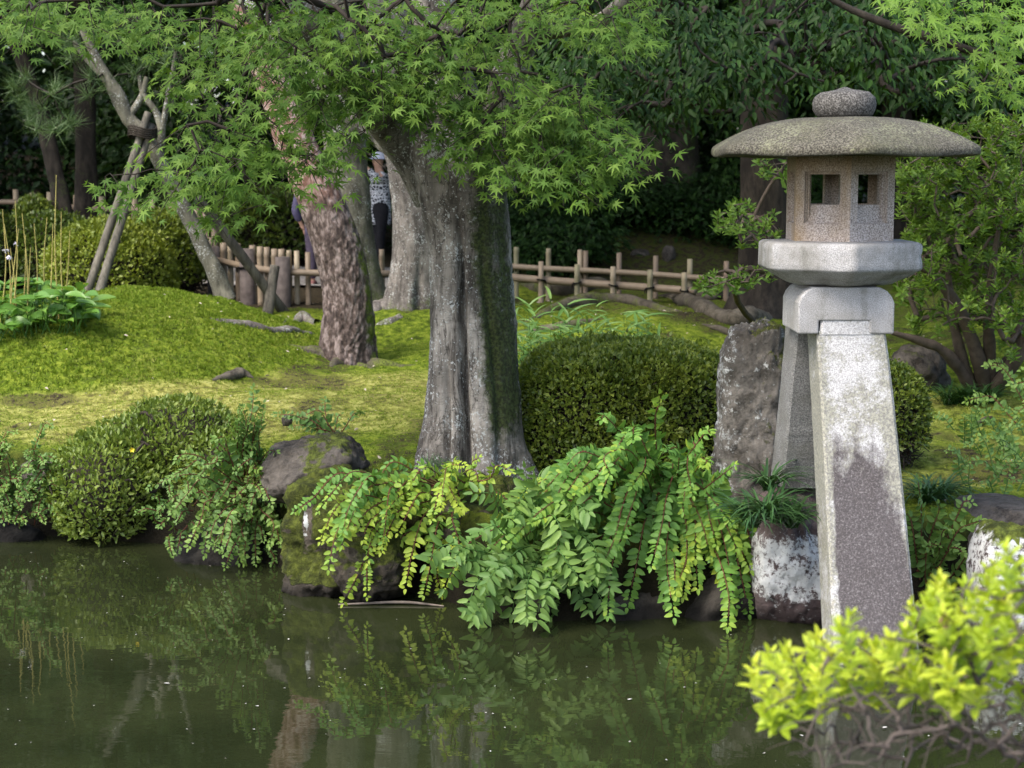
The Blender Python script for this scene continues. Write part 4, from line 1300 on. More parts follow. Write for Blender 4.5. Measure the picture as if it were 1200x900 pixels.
# --- dark trees beyond the fence
def dark_tree(label, rows, Y, tips, per, size, seed, mat=MAT_FOREST, spread=.5, ns=40, flare=.3, group=None, tint0=.4, barkm=MAT_DARK_BARK, n_obj=0, tmpl=None, name="dark_tree", moss=.2, droop=.4, rmax=.09):
    P, R = px_path(rows, Y)
    base = ground_at(rows[0][0], rows[0][3] if len(rows[0]) > 3 else Y)
    t = thing(name, label, "tree", base, group)
    P[0][2] = min(P[0][2], base[2] - .1)
    V, F, (TH, S, RR) = loft(P, R, ns, ns * 3, lambda th, s, Q, r: r * (.10 * np.cos(3 * th + seed) + .14 * fbm(Q * (2, 2, .8), 3, seed)) + r * np.exp(-s / .35) * flare * (1 + np.cos(5 * th + seed)) + .012 * fbm(Q * (9, 9, 4), 3, seed + 1))
    obj("trunk", V, F, barkm, t, True, {"moss": np.clip(moss + .7 * smooth(.9, .0, S) * moss * 2 + .3 * fbm(V * 1.5, 3, seed + 2), 0, 1)})
    if len(tips):
        sn = list(spline(P, 8)[4:])
        acc, _ = grow(sn[0], np.asarray(tips), .009, rmax, .05, 5, seed, start_nodes=sn)
        acc.build("branchwork", barkm, t)
        crown(t, tips, per, spread, size, mat, seed + 5, tmpl, droop, n_obj, tint0)
    return t
def cloud(n, c, r, seed, zmin=None):
    r_ = np.random.default_rng(seed)
    d = unit(r_.normal(0, 1, (n, 3))) * (r_.random(n) ** .45)[:, None]
    p = np.array(c) + d * np.array(r)
    if zmin is not None:
        p[:, 2] = np.maximum(p[:, 2], zmin + r_.random(n) * .5)
    return p
def pxcloud(blobs_, seed, Yr):
    r_ = np.random.default_rng(seed)
    out = []
    for bx, by, rx, ry, n in blobs_:
        for _ in range(n):
            a, r = r_.uniform(0, 6.283), math.sqrt(r_.random())
            out.append(at(bx + rx * r * math.cos(a), by + ry * r * math.sin(a), r_.uniform(*Yr)))
    return np.array(out)
dark_tree("straight black trunk rising behind the round clipped bushes", [(102, 258, 15), (101, 220, 13), (100, 160, 12), (99, 80, 12), (98, 0, 11), (97, -150, 9)], 23, np.concatenate([cloud(60, (-5.5, 22.5, 6.6), (3.2, 3, 2.4), 1), cloud(70, (-3.4, 20.3, 6.4), (3.2, 1.6, .9), 32, 4.8)]), 80, .2, 101, n_obj=0)  # flat second cloud: unseen leaf canopy added to shade the path
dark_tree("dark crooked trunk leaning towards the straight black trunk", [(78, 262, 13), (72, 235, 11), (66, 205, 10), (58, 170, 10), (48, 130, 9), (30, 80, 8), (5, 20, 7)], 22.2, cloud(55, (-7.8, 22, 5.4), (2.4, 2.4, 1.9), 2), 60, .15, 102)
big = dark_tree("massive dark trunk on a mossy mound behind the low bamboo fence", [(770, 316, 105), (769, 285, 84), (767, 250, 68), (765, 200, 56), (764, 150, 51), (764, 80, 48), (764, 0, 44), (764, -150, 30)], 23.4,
          np.concatenate([cloud(60, (2.0, 22.5, 6.4), (4.0, 3.2, 2.2), 3), cloud(110, (2.0, 19.0, 5.9), (5.2, 3.0, 1.1), 31, 4.6)]), 80, .2, 103, ns=64, flare=.35, moss=.32)  # second cloud is unseen crown bulk, added to keep the mound in shade
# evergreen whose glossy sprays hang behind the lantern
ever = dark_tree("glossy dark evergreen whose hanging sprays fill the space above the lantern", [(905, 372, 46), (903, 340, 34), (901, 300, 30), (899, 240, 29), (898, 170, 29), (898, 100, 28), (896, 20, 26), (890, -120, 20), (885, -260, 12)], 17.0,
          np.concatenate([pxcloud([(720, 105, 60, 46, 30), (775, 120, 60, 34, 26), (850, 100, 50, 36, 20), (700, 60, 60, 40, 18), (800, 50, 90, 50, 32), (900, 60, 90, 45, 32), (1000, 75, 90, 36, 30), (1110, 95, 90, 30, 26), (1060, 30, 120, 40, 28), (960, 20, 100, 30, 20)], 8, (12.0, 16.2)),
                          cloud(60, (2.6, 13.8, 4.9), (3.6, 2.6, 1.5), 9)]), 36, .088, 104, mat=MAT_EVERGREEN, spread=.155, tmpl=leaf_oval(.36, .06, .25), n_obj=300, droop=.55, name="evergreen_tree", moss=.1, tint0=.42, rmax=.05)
root_pts = [([gp(905, 368), gp(880, 377), gp(850, 376), gp(820, 362), gp(795, 352), gp(768, 346)], [.18, .15, .12, .11, .09, .03], 14), ([gp(900, 356), gp(860, 346), gp(825, 350), gp(790, 342)], [.13, .10, .08, .02], 15),
            ([gp(890, 385), gp(862, 394), gp(840, 386), gp(815, 378)], [.06, .05, .04, .01], 16), ([gp(745, 342), gp(700, 338), gp(650, 342), gp(604, 333)], [.10, .15, .16, .07], 17),
            ([gp(800, 366), gp(730, 354), gp(665, 360), gp(608, 382)], [.07, .12, .13, .06], 18), ([gp(720, 372), gp(660, 384), gp(604, 388)], [.05, .08, .06], 19)]
for pts, rad, sd in root_pts:
    rad = [q_ * (.75 if sd in (14, 15, 16) else .55) for q_ in rad]
    pts = [np.array((p[0], p[1], G1(p[0], p[1]) + (rad[k_] * .3 if 0 < k_ < len(pts) - 1 else -rad[k_] * 1.1))) for k_, p in enumerate(pts)]
    V, F, (TH, S, RR) = loft(pts, rad, 16, 70, lambda th, s, P, r_: r_ * (.32 * fbm(P * 5, 3, sd) + .1 * np.cos(2 * th)))
    obj("root", V, F, MAT_ROOT, ever, True, {"moss": np.clip((.1 if sd in (14, 15, 16) else .42) + .35 * fbm(V * 3, 3, sd + 1), 0, 1)})
# low dark bushes crowding the mound round the massive trunk
for k, (px, Y, hh) in enumerate([(618, 22.3, .55), (652, 23.4, .8), (690, 24.2, .9), (640, 24.6, 1.0), (842, 24.0, .8), (872, 23.2, .7), (905, 23.4, .9), (600, 24.8, 1.2), (940, 22.5, .8), (705, 22.6, .4), (822, 22.7, .4), (620, 21.6, .4), (660, 22.2, .5), (735, 22.4, .35), (800, 22.3, .4), (860, 22.0, .5), (590, 22.6, .8), (890, 21.8, .5), (678, 21.4, .3)]):
    c0 = ground_at(px, Y)
    r_ = np.random.default_rng(600 + k)
    t = thing("forest_bush", "low dark bush crowding the mound round the massive dark trunk", "bush", c0, "low bushes round the massive dark trunk")
    tips = cloud(26, c0 + (0, 0, hh * .55), (.62, .45, hh * .62), 610 + k, c0[2] + .05)
    acc, _ = grow(c0, tips, .005, .03, .05, 5, 620 + k)
    acc.build("branchwork", MAT_DARK_BARK, t)
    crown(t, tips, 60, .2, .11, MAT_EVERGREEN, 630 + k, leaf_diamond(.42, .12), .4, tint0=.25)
# the wood behind everything
wood = [(-14, 31, 10), (-10.6, 27.5, 8.5), (-7.4, 31, 10), (-4.4, 29.5, 9.5), (-1.6, 31, 9.5), (1.2, 30, 9.5), (4.2, 30, 9), (7.2, 26.5, 9), (10.5, 24, 8), (13.5, 30, 10), (8.2, 19.5, 7.5), (-11.5, 23.5, 8), (-2.6, 26.5, 9), (5.2, 23.5, 8.5)]
for k, (x, y, h_) in enumerate(wood):
    g0 = G1(x, y)
    r_ = np.random.default_rng(200 + k)
    P = np.array([(x, y, g0 - .1), (x + r_.normal(0, .1), y, g0 + h_ * .3), (x + r_.normal(0, .3), y, g0 + h_ * .6), (x + r_.normal(0, .4), y, g0 + h_ * .95)])
    t = thing("forest_tree", "tall forest tree, one of the row closing the view behind the garden", "tree", (x, y, g0), "forest trees closing the view behind the garden")
    V, F, (TH, S, RR) = loft(P, [.24, .19, .14, .04], 24, 50, lambda th, s, Q, r: r * .14 * fbm(Q * (2, 2, .8), 3, 7))
    obj("trunk", V, F, MAT_DARK_BARK, t, True, {"moss": np.clip(.2 + .3 * fbm(V, 3, 8), 0, 1)})
    tips = cloud(85, (x, y, g0 + h_ * .66), (3.3, 2.6, h_ * .42), 210 + k)
    acc, _ = grow(P[1], tips, .009, .09, .05, 5, 60 + k, start_nodes=list(spline(P, 9)[1:]))
    acc.build("branchwork", MAT_DARK_BARK, t)
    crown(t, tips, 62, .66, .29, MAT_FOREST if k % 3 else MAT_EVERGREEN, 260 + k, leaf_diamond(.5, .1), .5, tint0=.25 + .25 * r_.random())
for k in range(9):
    x, y, h_ = -16 + k * 4.1, 37.5 + (k % 2) * 1.5, 13.5
    g0 = G1(x, y)
    r_ = np.random.default_rng(500 + k)
    t = thing("forest_tree", "tall forest tree, one of the row closing the view behind the garden", "tree", (x, y, g0), "forest trees closing the view behind the garden")
    P = np.array([(x, y, g0 - .1), (x, y, g0 + h_ * .5), (x + .3, y, g0 + h_ * .95)])
    V, F, (TH, S, RR) = loft(P, [.3, .22, .05], 20, 40, lambda th, s, Q, r: r * .14 * fbm(Q * (2, 2, .8), 3, 7))
    obj("trunk", V, F, MAT_DARK_BARK, t, True, {"moss": np.zeros(len(V))})
    tips = cloud(120, (x, y, g0 + h_ * .55), (3.4, 2.0, h_ * .5), 510 + k)
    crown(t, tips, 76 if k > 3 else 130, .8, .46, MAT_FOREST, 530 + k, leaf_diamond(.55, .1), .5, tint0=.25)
# bushes growing wild under the wood
for k in range(19):
    x = -13 + k * 1.45
    y = 27.0 + 1.0 * math.sin(k * 2.1) - (2.0 if x > 1 else 0)
    g0 = G1(x, y)
    r_ = np.random.default_rng(400 + k)
    t = thing("forest_bush", "dark wild bush in the deep shade under the forest trees", "bush", (x, y, g0), "wild bushes under the forest trees")
    tips = cloud(48, (x, y, g0 + 1.6), (1.35, .9, 1.75), 420 + k, g0 + .15)
    acc, _ = grow(np.array((x, y, g0)), tips, .006, .05, .05, 5, 440 + k)
    acc.build("branchwork", MAT_DARK_BARK, t)
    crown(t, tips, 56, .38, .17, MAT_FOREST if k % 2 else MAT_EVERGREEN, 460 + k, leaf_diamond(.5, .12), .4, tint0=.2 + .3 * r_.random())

# ------------------------------------------------------------------ clipped bushes and hedges
def clipped(name, label, cat, c, half, n, size, mat, seed, p=2.6, core=.86, lumps=.05, zcut=None, group=None, tmpl=None, n_obj=0, shag=.03, tint0=.45):
    """leaves all over a clipped rounded form with twigs and a solid dark core inside; c is the foot of the bush"""
    r_ = np.random.default_rng(seed)
    t = thing(name, label, cat, c, group)
    d = unit(r_.normal(0, 1, (n, 3)) * np.array(half) ** .6)
    d[:, 2] = np.where(d[:, 2] < -.35, -d[:, 2], d[:, 2])
    h = np.array(half)
    k = (np.abs(d / h) ** p).sum(1) ** (-1 / p)
    P = d * k[:, None]
    N = unit(np.sign(P) * np.abs(P / h) ** (p - 1) / h)
    q = P + np.array(c) * 3
    P = P * (1 + lumps * fbm(q * 3.2, 3, seed) + lumps * .8 * fbm(q * 9, 2, seed + 1))[:, None]
    P += N * (-np.abs(r_.normal(0, shag, n)) + shag * .4)[:, None]
    P[:, 2] += h[2] * .72
    stray = r_.random(n) < .02
    P += N * (stray * r_.uniform(.01, .07, n) * (.5 + h[2]))[:, None]
    keep = (P[:, 2] > .02 + .05 * r_.random(n)) & (fbm(q * 5.5, 3, seed + 7) > -.85 + .25 * r_.random(n))
    P, N = P[keep], N[keep]
    m = len(P)
    T = unit(N * .55 + np.array((0, 0, .45)) + r_.normal(0, .55, (m, 3)))
    Nn = unit(N * .8 + np.array((0, 0, .6)) + r_.normal(0, .45, (m, 3)))
    clump = fbm((P + np.array(c)) * 16, 2, seed + 3)
    tint = np.clip(tint0 + .22 * clump + .22 * fbm((P + np.array(c)) * 3.5, 3, seed + 4) + r_.normal(0, .17, m), 0, 1)
    foliage(t, tmpl or leaf_diamond(.55, .12), P + np.array(c), T, Nn, size * r_.uniform(.6, 1.25, m), tint, mat, n_obj)
    nb_ = 26
    tips = unit(r_.normal(0, 1, (nb_, 3)) * (1, 1, .6))
    tips[:, 2] = np.abs(tips[:, 2])
    tips = tips * h * .82 + np.array(c) + (0, 0, h[2] * .55)
    acc, _ = grow(np.array(c) + (0, 0, .02), tips, .005, .03, .05, 5, seed)
    # the twiggy inside that stops the view through
    dd = unit(r_.normal(0, 1, (n // 3, 3)))
    kk = (np.abs(dd / h) ** p).sum(1) ** (-1 / p) * r_.uniform(.7, .93, n // 3)
    Q = dd * kk[:, None]; Q[:, 2] += h[2] * .72
    Q = Q[Q[:, 2] > .0] + np.array(c)
    V, F, _ = scatter((np.array([(-.05, 0, 0), (.05, 0, 0), (.04, 1, 0), (-.04, 1, 0)]), np.array([(0, 1, 2, 3)])), Q, frames(r_.normal(0, 1, (len(Q), 3)), r_.normal(0, 1, (len(Q), 3))), np.full(len(Q), size * 2.4), np.zeros(len(Q)))
    acc.add(V, F)
    uu, vv = np.meshgrid(np.arange(28) / 28 * 2 * math.pi, np.linspace(-1.5, 1.5, 15))
    e = np.column_stack([(np.cos(vv) * np.cos(uu)).ravel(), (np.cos(vv) * np.sin(uu)).ravel(), np.sin(vv).ravel()])
    ke = (np.abs(e / h) ** p).sum(1) ** (-1 / p) * core * .82
    E = e * ke[:, None]; E[:, 2] = np.maximum(E[:, 2] + h[2] * .72, .08)
    acc.add(E + np.array(c), grid_faces(15, 28))  # solid dark core added inside, standing in for the bush's inner shade
    acc.build("branchwork", MAT_TWIG_DARK, t, kind="stuff")
    return t
def clip_px(name, label, cat, x0, x1, ytop, Y, depth, n, size, mat, seed, **kw):
    c = ground_at((x0 + x1) / 2, Y)
    top = at((x0 + x1) / 2, ytop, Y)[2]
    hz = (top - c[2]) / 1.72
    c[2] -= .02
    return clipped(name, label, cat, c, ((x1 - x0) / 2000 * Y / 2, depth, hz), n, size, mat, seed, **kw)
clip_px("clipped_hedge", "broad clipped hedge of tiny dark green leaves between the maple and the standing stone", "hedge", 612, 854, 402, 10.2, .55, 42000, .032, MAT_HEDGE, 301, p=4.0, tint0=.64, tmpl=leaf_diamond(.6, .14), shag=.022)
clip_px("clipped_bush", "small clipped bush half hidden behind the lantern's stained leg", "bush", 968, 1084, 422, 10.4, .32, 9000, .03, MAT_HEDGE, 302, p=2.6, shag=.022)
clip_px("clipped_bush", "big sunlit clipped dome bush behind the crossed props", "bush", 56, 205, 256, 17.3, .7, 17000, .046, MAT_DOME, 303, p=2.1, shag=.025, tint0=.68)
clip_px("clipped_bush", "rounded clipped bush touching the young pine's trunk, behind the big dome", "bush", 146, 240, 246, 18.8, .6, 10000, .055, MAT_DOME, 304, p=2.2, tint0=.35)
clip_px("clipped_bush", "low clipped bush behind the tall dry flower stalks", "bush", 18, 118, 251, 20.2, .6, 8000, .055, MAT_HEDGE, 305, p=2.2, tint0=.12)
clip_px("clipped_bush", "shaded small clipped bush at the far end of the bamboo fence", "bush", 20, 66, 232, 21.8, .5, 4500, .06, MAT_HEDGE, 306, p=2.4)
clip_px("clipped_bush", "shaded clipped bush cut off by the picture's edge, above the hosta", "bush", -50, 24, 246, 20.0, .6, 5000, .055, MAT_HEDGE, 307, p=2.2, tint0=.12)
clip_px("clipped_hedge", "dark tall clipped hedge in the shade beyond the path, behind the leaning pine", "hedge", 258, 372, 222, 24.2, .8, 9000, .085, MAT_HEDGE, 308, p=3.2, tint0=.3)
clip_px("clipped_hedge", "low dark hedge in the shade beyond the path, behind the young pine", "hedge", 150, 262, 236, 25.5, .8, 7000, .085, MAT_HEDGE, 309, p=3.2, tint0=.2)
# the bank azalea: two rounded masses of one bush
bc = ground_at(190, 10.75)
bank = thing("bank_azalea", "rounded clipped azalea with bronze-tinged leaves hugging the bank to the water", "bush", bc)
r_ = np.random.default_rng(311)
Ps, Ns = [], []
for (x, y, Y, rx, rz, ry, n) in [(208, 525, 10.75, .42, .33, .42, 7200), (122, 572, 10.4, .36, .36, .40, 6800), (258, 560, 10.45, .28, .30, .3, 3600), (165, 548, 10.6, .42, .34, .40, 4200)]:
    d = unit(r_.normal(0, 1, (n, 3)))
    h = np.array((rx, ry, rz))
    P = d * h * (1 + .10 * fbm(d * 3 + x, 3, 5) + .06 * fbm(d * 9 + x, 2, 6))[:, None]
    P -= d * np.abs(r_.normal(0, .03, n))[:, None]
    Ps.append(P + at(x, y, Y)); Ns.append(unit(d / h))
P, N = np.concatenate(Ps), np.concatenate(Ns)
keep = (P[:, 2] > .04) & (P[:, 2] > G(P[:, 0], P[:, 1]) - .02)
P, N = P[keep], N[keep]
foliage(bank, leaf_hex(.46, .1), P, unit(N * .5 + (0, 0, .5) + r_.normal(0, .5, P.shape)), unit(N * .7 + (0, 0, .7) + r_.normal(0, .4, P.shape)), .036 * r_.uniform(.6, 1.25, len(P)),
        np.clip(.42 + .3 * fbm(P * 7, 3, 9) + r_.normal(0, .15, len(P)), 0, 1), MAT_BANK)
tips = P[r_.choice(len(P), 120, False)]
acc, _ = grow(bc + (0, 0, -.05), tips, .004, .03, .05, 5, 312)
for (x, y, Y, rx, rz, ry) in [(208, 525, 10.8, .34, .26, .34), (122, 572, 10.45, .28, .28, .32), (258, 560, 10.5, .2, .22, .2)]:
    uu, vv = np.meshgrid(np.arange(24) / 24 * 2 * math.pi, np.linspace(-1.5, 1.5, 12))
    E = np.column_stack([(np.cos(vv) * np.cos(uu)).ravel() * rx, (np.cos(vv) * np.sin(uu)).ravel() * ry, np.sin(vv).ravel() * rz]) + at(x, y, Y)
    acc.add(E, grid_faces(12, 24))  # solid dark cores added to stand for shade within the azalea
acc.build("branchwork", MAT_TWIG_DARK, bank, kind="stuff")
fc = at(155, 527, 10.1)
V = []; F = []
for k in range(6):
    a = k * math.pi / 3
    V += [fc, fc + np.array((math.cos(a - .4) * .012, -.004, math.sin(a - .4) * .012)), fc + np.array((math.cos(a) * .017, -.012, math.sin(a) * .017)), fc + np.array((math.cos(a + .4) * .012, -.004, math.sin(a + .4) * .012))]
    F.append((k * 4, k * 4 + 1, k * 4 + 2, k * 4 + 3))
obj("flower", V, np.array(F), m_plain("yellow_petal", (.85, .62, .02), .5, .3, .1), bank)

# ------------------------------------------------------------------ arching shrubs: stems with leaves in pairs
def arch_shrub(name, label, cat, stems, leaf, mat, seed, n_obj, gap=.8, tmpl=None, stem_mat=None, taper=.45, tint_tip=.35, face=(0, -.8, .62), key=None, wild=.2):
    """stems: (start, apex-ish mid, tip, tint) world points"""
    r_ = np.random.default_rng(seed)
    base = np.mean([s[0] for s in stems], 0)
    t = thing(name, label, cat, base)
    P, T, N, S, tt = [], [], [], [], []
    acc = Acc()
    for (a, m, c, tn) in stems:
        a, m, c = (np.asarray(v_, float) for v_ in (a, m, c))
        lc = np.linalg.norm(c - a)
        C = spline(np.array([a, a * .5 + m * .5 + r_.normal(0, .025, 3) * lc, m, m * .5 + c * .5 + (0, 0, .04 * lc) + r_.normal(0, .035, 3) * lc, c]), 60)
        L = np.concatenate([[0], np.cumsum(np.linalg.norm(np.diff(C, axis=0), axis=1))])
        tube(acc, C[::6], np.linspace(.0045, .0016, 10), 5, 20)
        s0 = L[-1] * r_.uniform(.12, .3)
        s = s0
        lf = leaf * r_.uniform(.8, 1.15)
        tw = r_.normal(0, .25)
        while s < L[-1]:
            p = np.array([np.interp(s, L, C[:, k]) for k in range(3)])
            q = np.array([np.interp(min(s + .02, L[-1] + .0), L, C[:, k]) for k in range(3)])
            q0 = np.array([np.interp(max(s - .02, 0), L, C[:, k]) for k in range(3)])
            tg = unit(q - q0)
            u = (s - s0) / max(L[-1] - s0, .01)
            nn = unit(np.array(face) + (tw, 0, 0) + r_.normal(0, .10, 3))
            nn = unit(nn - (nn @ tg) * tg)
            sd = np.cross(tg, nn)
            sc = lf * (1 - taper * u ** 1.6) * (.75 + .25 * min(1, u * 5))
            for sg in (-1, 1):
                if r_.random() < .07:
                    continue
                tip = unit(sd * sg + tg * .42 + (0, 0, -.12) + r_.normal(0, wild, 3))
                P.append(p + sd * sg * .004); T.append(tip); N.append(unit(nn + r_.normal(0, .28, 3) - sd * sg * .12)); S.append(sc * r_.uniform(.68, 1.15)); tt.append(tn + tint_tip * u ** 1.5 + r_.normal(0, .11) + (.35 if r_.random() < .03 else 0))
            s += sc * .55 * gap
        P.append(C[-1]); T.append(unit(C[-1] - C[-4])); N.append(unit(np.array(face))); S.append(lf * .5); tt.append(tn + tint_tip)
    acc.build("branchwork", stem_mat or MAT_TWIG_RED, t)
    foliage(t, tmpl or leaf_oval(.56, .07, .2), P, T, N, S, tt, mat, n_obj, key=key)
    return t
def stem_px(x0, y0, Y0, x1, y1, Y1, arch, tint, r_):
    """a stem from one pixel and depth to another, rising by arch metres on the way"""
    a, c = at(x0, y0, Y0), at(x1, y1, Y1)
    m = a * .45 + c * .55
    L = np.linalg.norm(c - a)
    m = m + np.array((0, -.06 * L, 0)) + (0, 0, arch * L)
    m[2] = max(m[2], max(a[2], c[2]) * .6 + .4 * min(a[2], c[2]) + .02)
    return (a, m, c, tint)
r_ = np.random.default_rng(321)
S1 = []
for (x0, y0, x1, y1, ar, tn) in [
    (770, 600, 640, 600, .35, .35), (760, 590, 606, 582, .22, .8), (770, 575, 690, 548, .25, .4), (775, 570, 720, 530, .2, .35), (790, 570, 765, 520, .1, .45), (790, 575, 832, 508, .1, .6), (800, 580, 826, 545, .2, .5), (780, 580, 742, 516, .1, .35),
    (740, 600, 596, 630, .4, .45), (750, 610, 560, 660, .3, .3), (745, 615, 588, 652, .35, .4), (790, 590, 872, 640, .5, .55), (800, 585, 850, 690, .55, .75), (800, 590, 884, 690, .5, .65), (805, 580, 872, 640, .6, .4), (795, 600, 829, 712, .5, .7),
    (780, 600, 790, 724, .4, .55), (770, 605, 640, 640, .5, .4), (765, 600, 735, 712, .35, .5), (770, 610, 610, 600, .4, .3), (760, 615, 700, 700, .35, .4), (800, 600, 862, 715, .45, .6), (805, 600, 846, 728, .4, .45), (790, 610, 800, 700, .3, .8),
    (780, 590, 690, 625, .4, .4), (785, 585, 725, 640, .45, .45), (770, 590, 660, 640, .4, .5), (790, 580, 760, 640, .5, .4), (795, 585, 785, 660, .5, .5), (800, 580, 815, 655, .5, .7), (800, 580, 840, 640, .5, .5), (750, 600, 650, 668, .4, .45),
    (760, 600, 622, 612, .3, .4), (740, 610, 680, 600, .3, .35), (760, 595, 705, 580, .35, .35), (780, 590, 740, 570, .35, .4), (790, 590, 800, 600, .5, .45), (770, 585, 668, 572, .3, .4), (745, 620, 640, 700, .3, .4), (770, 615, 712, 722, .25, .4),
    (800, 605, 880, 668, .4, .5), (790, 600, 818, 690, .4, .6), (740, 590, 655, 590, .3, .4), (785, 620, 700, 668, .45, .35), (760, 620, 640, 625, .45, .3), (795, 590, 860, 612, .4, .5), (720, 640, 640, 652, .3, .5), (730, 640, 600, 690, .3, .55)]:
    S1.append(stem_px(x0 + r_.normal(0, 8), y0 + r_.normal(0, 8), r_.uniform(8.75, 9.1), x1, y1, r_.uniform(8.15, 8.6), ar * r_.uniform(.7, 1.1), tn * .8 - .12 + r_.normal(0, .06), r_))
def more(S, k, spread, seed):
    r2 = np.random.default_rng(seed)
    out = list(S)
    for q in range(k):
        for (a, m, c, tn) in S:
            d = r2.normal(0, 1, 3) * (spread, spread * .7, spread * .55)
            out.append((np.array(a) + d * .2, np.array(m) + d * .7 + r2.normal(0, .03, 3), np.array(c) + d + (0, .05, .02), tn + r2.normal(0, .12)))
    return [(a, m, np.array((c[0], c[1], max(c[2], .03))), tn) for a, m, c, tn in out]
S1 = more(S1, 1, .19, 1)
arch_shrub("arching_shrub", "large arching shrub of paired leaves hanging over the water in front of the hedge", "shrub", S1, .066, MAT_SPRAY, 322, 300, wild=.24)
S2 = []
for (x0, y0, x1, y1, ar, tn) in [
    (520, 590, 402, 580, .25, .5), (525, 590, 398, 640, .3, .55), (530, 580, 380, 635, .3, .45), (515, 580, 420, 620, .3, .4), (520, 590, 440, 650, .3, .45), (535, 600, 412, 680, .3, .45), (530, 600, 460, 680, .3, .7), (540, 600, 475, 690, .3, .75),
    (535, 560, 530, 640, .4, .55), (520, 560, 562, 572, .3, .65), (530, 565, 545, 545, .1, .6), (520, 560, 498, 552, .2, .4), (525, 570, 480, 570, .25, .4), (540, 580, 520, 690, .3, .5), (520, 585, 450, 605, .2, .4), (545, 590, 500, 640, .4, .55),
    (530, 580, 505, 610, .4, .5), (520, 560, 540, 600, .3, .7), (530, 585, 466, 625, .3, .5), (535, 590, 430, 660, .35, .55)]:
    S2.append(stem_px(x0 + r_.normal(0, 8), y0 + r_.normal(0, 8), r_.uniform(9.0, 9.3), x1, y1, r_.uniform(8.55, 8.9), ar * r_.uniform(.6, 1.0), tn * .95 + .10 + r_.normal(0, .06), r_))
for (x0, y0, x1, y1, ar, tn) in [(470, 575, 372, 600, .3, .3), (470, 585, 385, 668, .35, .35), (460, 575, 400, 640, .4, .3), (470, 590, 430, 700, .3, .5)]:
    S2.append(stem_px(x0, y0, 9.0, x1, y1, r_.uniform(8.5, 8.65), ar, tn, r_))
S2 = more(S2, 1, .16, 2)
arch_shrub("arching_shrub", "small yellow-green arching shrub spilling over the mossy rock below the maple's trunk", "shrub", S2, .054, MAT_SPRAY, 323, 220, gap=1.0, wild=.36)
S3 = []
for (x0, y0, x1, y1, ar, tn) in [
    (620, 650, 520, 690, .2, .4), (620, 650, 560, 625, .2, .4), (625, 640, 640, 560, .1, .5), (620, 650, 600, 720, .2, .5), (640, 640, 690, 600, .2, .4), (630, 650, 665, 690, .3, .5), (640, 660, 628, 728, .3, .55), (640, 660, 690, 715, .3, .4),
    (630, 640, 575, 670, .25, .5), (650, 640, 620, 690, .3, .5), (640, 640, 655, 660, .4, .6), (650, 630, 700, 660, .3, .45), (620, 640, 545, 715, .2, .5), (640, 650, 590, 700, .3, .5), (650, 650, 645, 724, .3, .6), (640, 630, 600, 610, .3, .45), (655, 640, 715, 690, .3, .4), (600, 660, 530, 655, .2, .4), (625, 655, 555, 730, .2, .5)]:
    S3.append(stem_px(x0, y0, r_.uniform(8.5, 8.7), x1, y1, r_.uniform(8.1, 8.4), ar * r_.uniform(.6, 1.1), tn - .05, r_))
S3 = more(S3, 1, .10, 3)
arch_shrub("feathery_shrub", "blue-green shrub with broad feathered leaves dipping into the pond beside the large arching shrub", "shrub", S3, .098, MAT_BLUE, 324, 260, gap=.72, tmpl=leaf_oval(.40, .06, .16), taper=.25, tint_tip=.15, stem_mat=MAT_SPRAY, key="feathery_leaf")
S4 = []
for (x0, y0, x1, y1, ar, tn) in [
    (290, 560, 310, 478, .1, .4), (285, 570, 250, 520, .2, .4), (285, 570, 195, 562, .3, .4), (280, 580, 200, 600, .3, .45), (290, 590, 245, 640, .3, .4), (290, 600, 280, 660, .3, .5), (300, 600, 300, 662, .2, .6), (300, 580, 318, 592, .2, .5),
    (295, 560, 325, 530, .2, .35), (285, 560, 275, 500, .1, .45), (290, 570, 230, 545, .3, .35), (290, 575, 228, 622, .3, .5), (300, 570, 312, 560, .2, .6), (285, 590, 262, 650, .3, .35), (300, 590, 316, 640, .2, .6), (290, 545, 268, 488, .1, .4), (295, 570, 255, 590, .4, .45), (295, 580, 275, 615, .4, .5), (300, 560, 290, 520, .1, .4),
    (395, 510, 350, 488, .2, .3), (390, 512, 400, 485, .1, .3), (390, 512, 340, 500, .2, .3)]:
    S4.append(stem_px(x0, y0, r_.uniform(9.7, 9.9) if x0 < 340 else 10.2, x1, y1, r_.uniform(9.35, 9.6) if x0 < 340 else 10.2, ar * r_.uniform(.6, 1.0), tn - .05, r_))
S4 = more(S4, 2, .10, 4)
arch_shrub("bank_shrub", "loose grey-green leafy shrub hanging between the bank azalea and the flat-topped boulder", "shrub", S4, .050, MAT_BLUE, 325, 220, gap=1.05, wild=.5, key="bank_leaf")
S9 = []
for k in range(46):
    x0, y0 = r_.uniform(190, 335), r_.uniform(585, 640)
    S9.append(stem_px(x0, y0, r_.uniform(9.75, 10.0), x0 + r_.normal(0, 22), y0 + r_.uniform(-20, 34), r_.uniform(9.55, 9.7), .2, r_.uniform(.15, .5), r_))
arch_shrub("bank_shrub", "dark little-leaved plants at the waterline under the loose grey-green shrub", "shrub", S9, .036, MAT_BLUE, 330, 0, gap=.9, wild=.5)
S5 = []
for k in range(70):
    x0, y0 = r_.uniform(-40, 66), r_.uniform(545, 622)
    S5.append(stem_px(x0, y0, 10.35, x0 + r_.uniform(-30, 30), y0 + r_.uniform(-60, 25), 10.15, .25, r_.uniform(.2, .55), r_))
arch_shrub("bank_shrub", "low leafy plants crowding the bank below the pale grey stone", "shrub", S5, .040, MAT_BLUE, 326, 80, gap=.9, wild=.5, key="low_leaf")
S6 = []
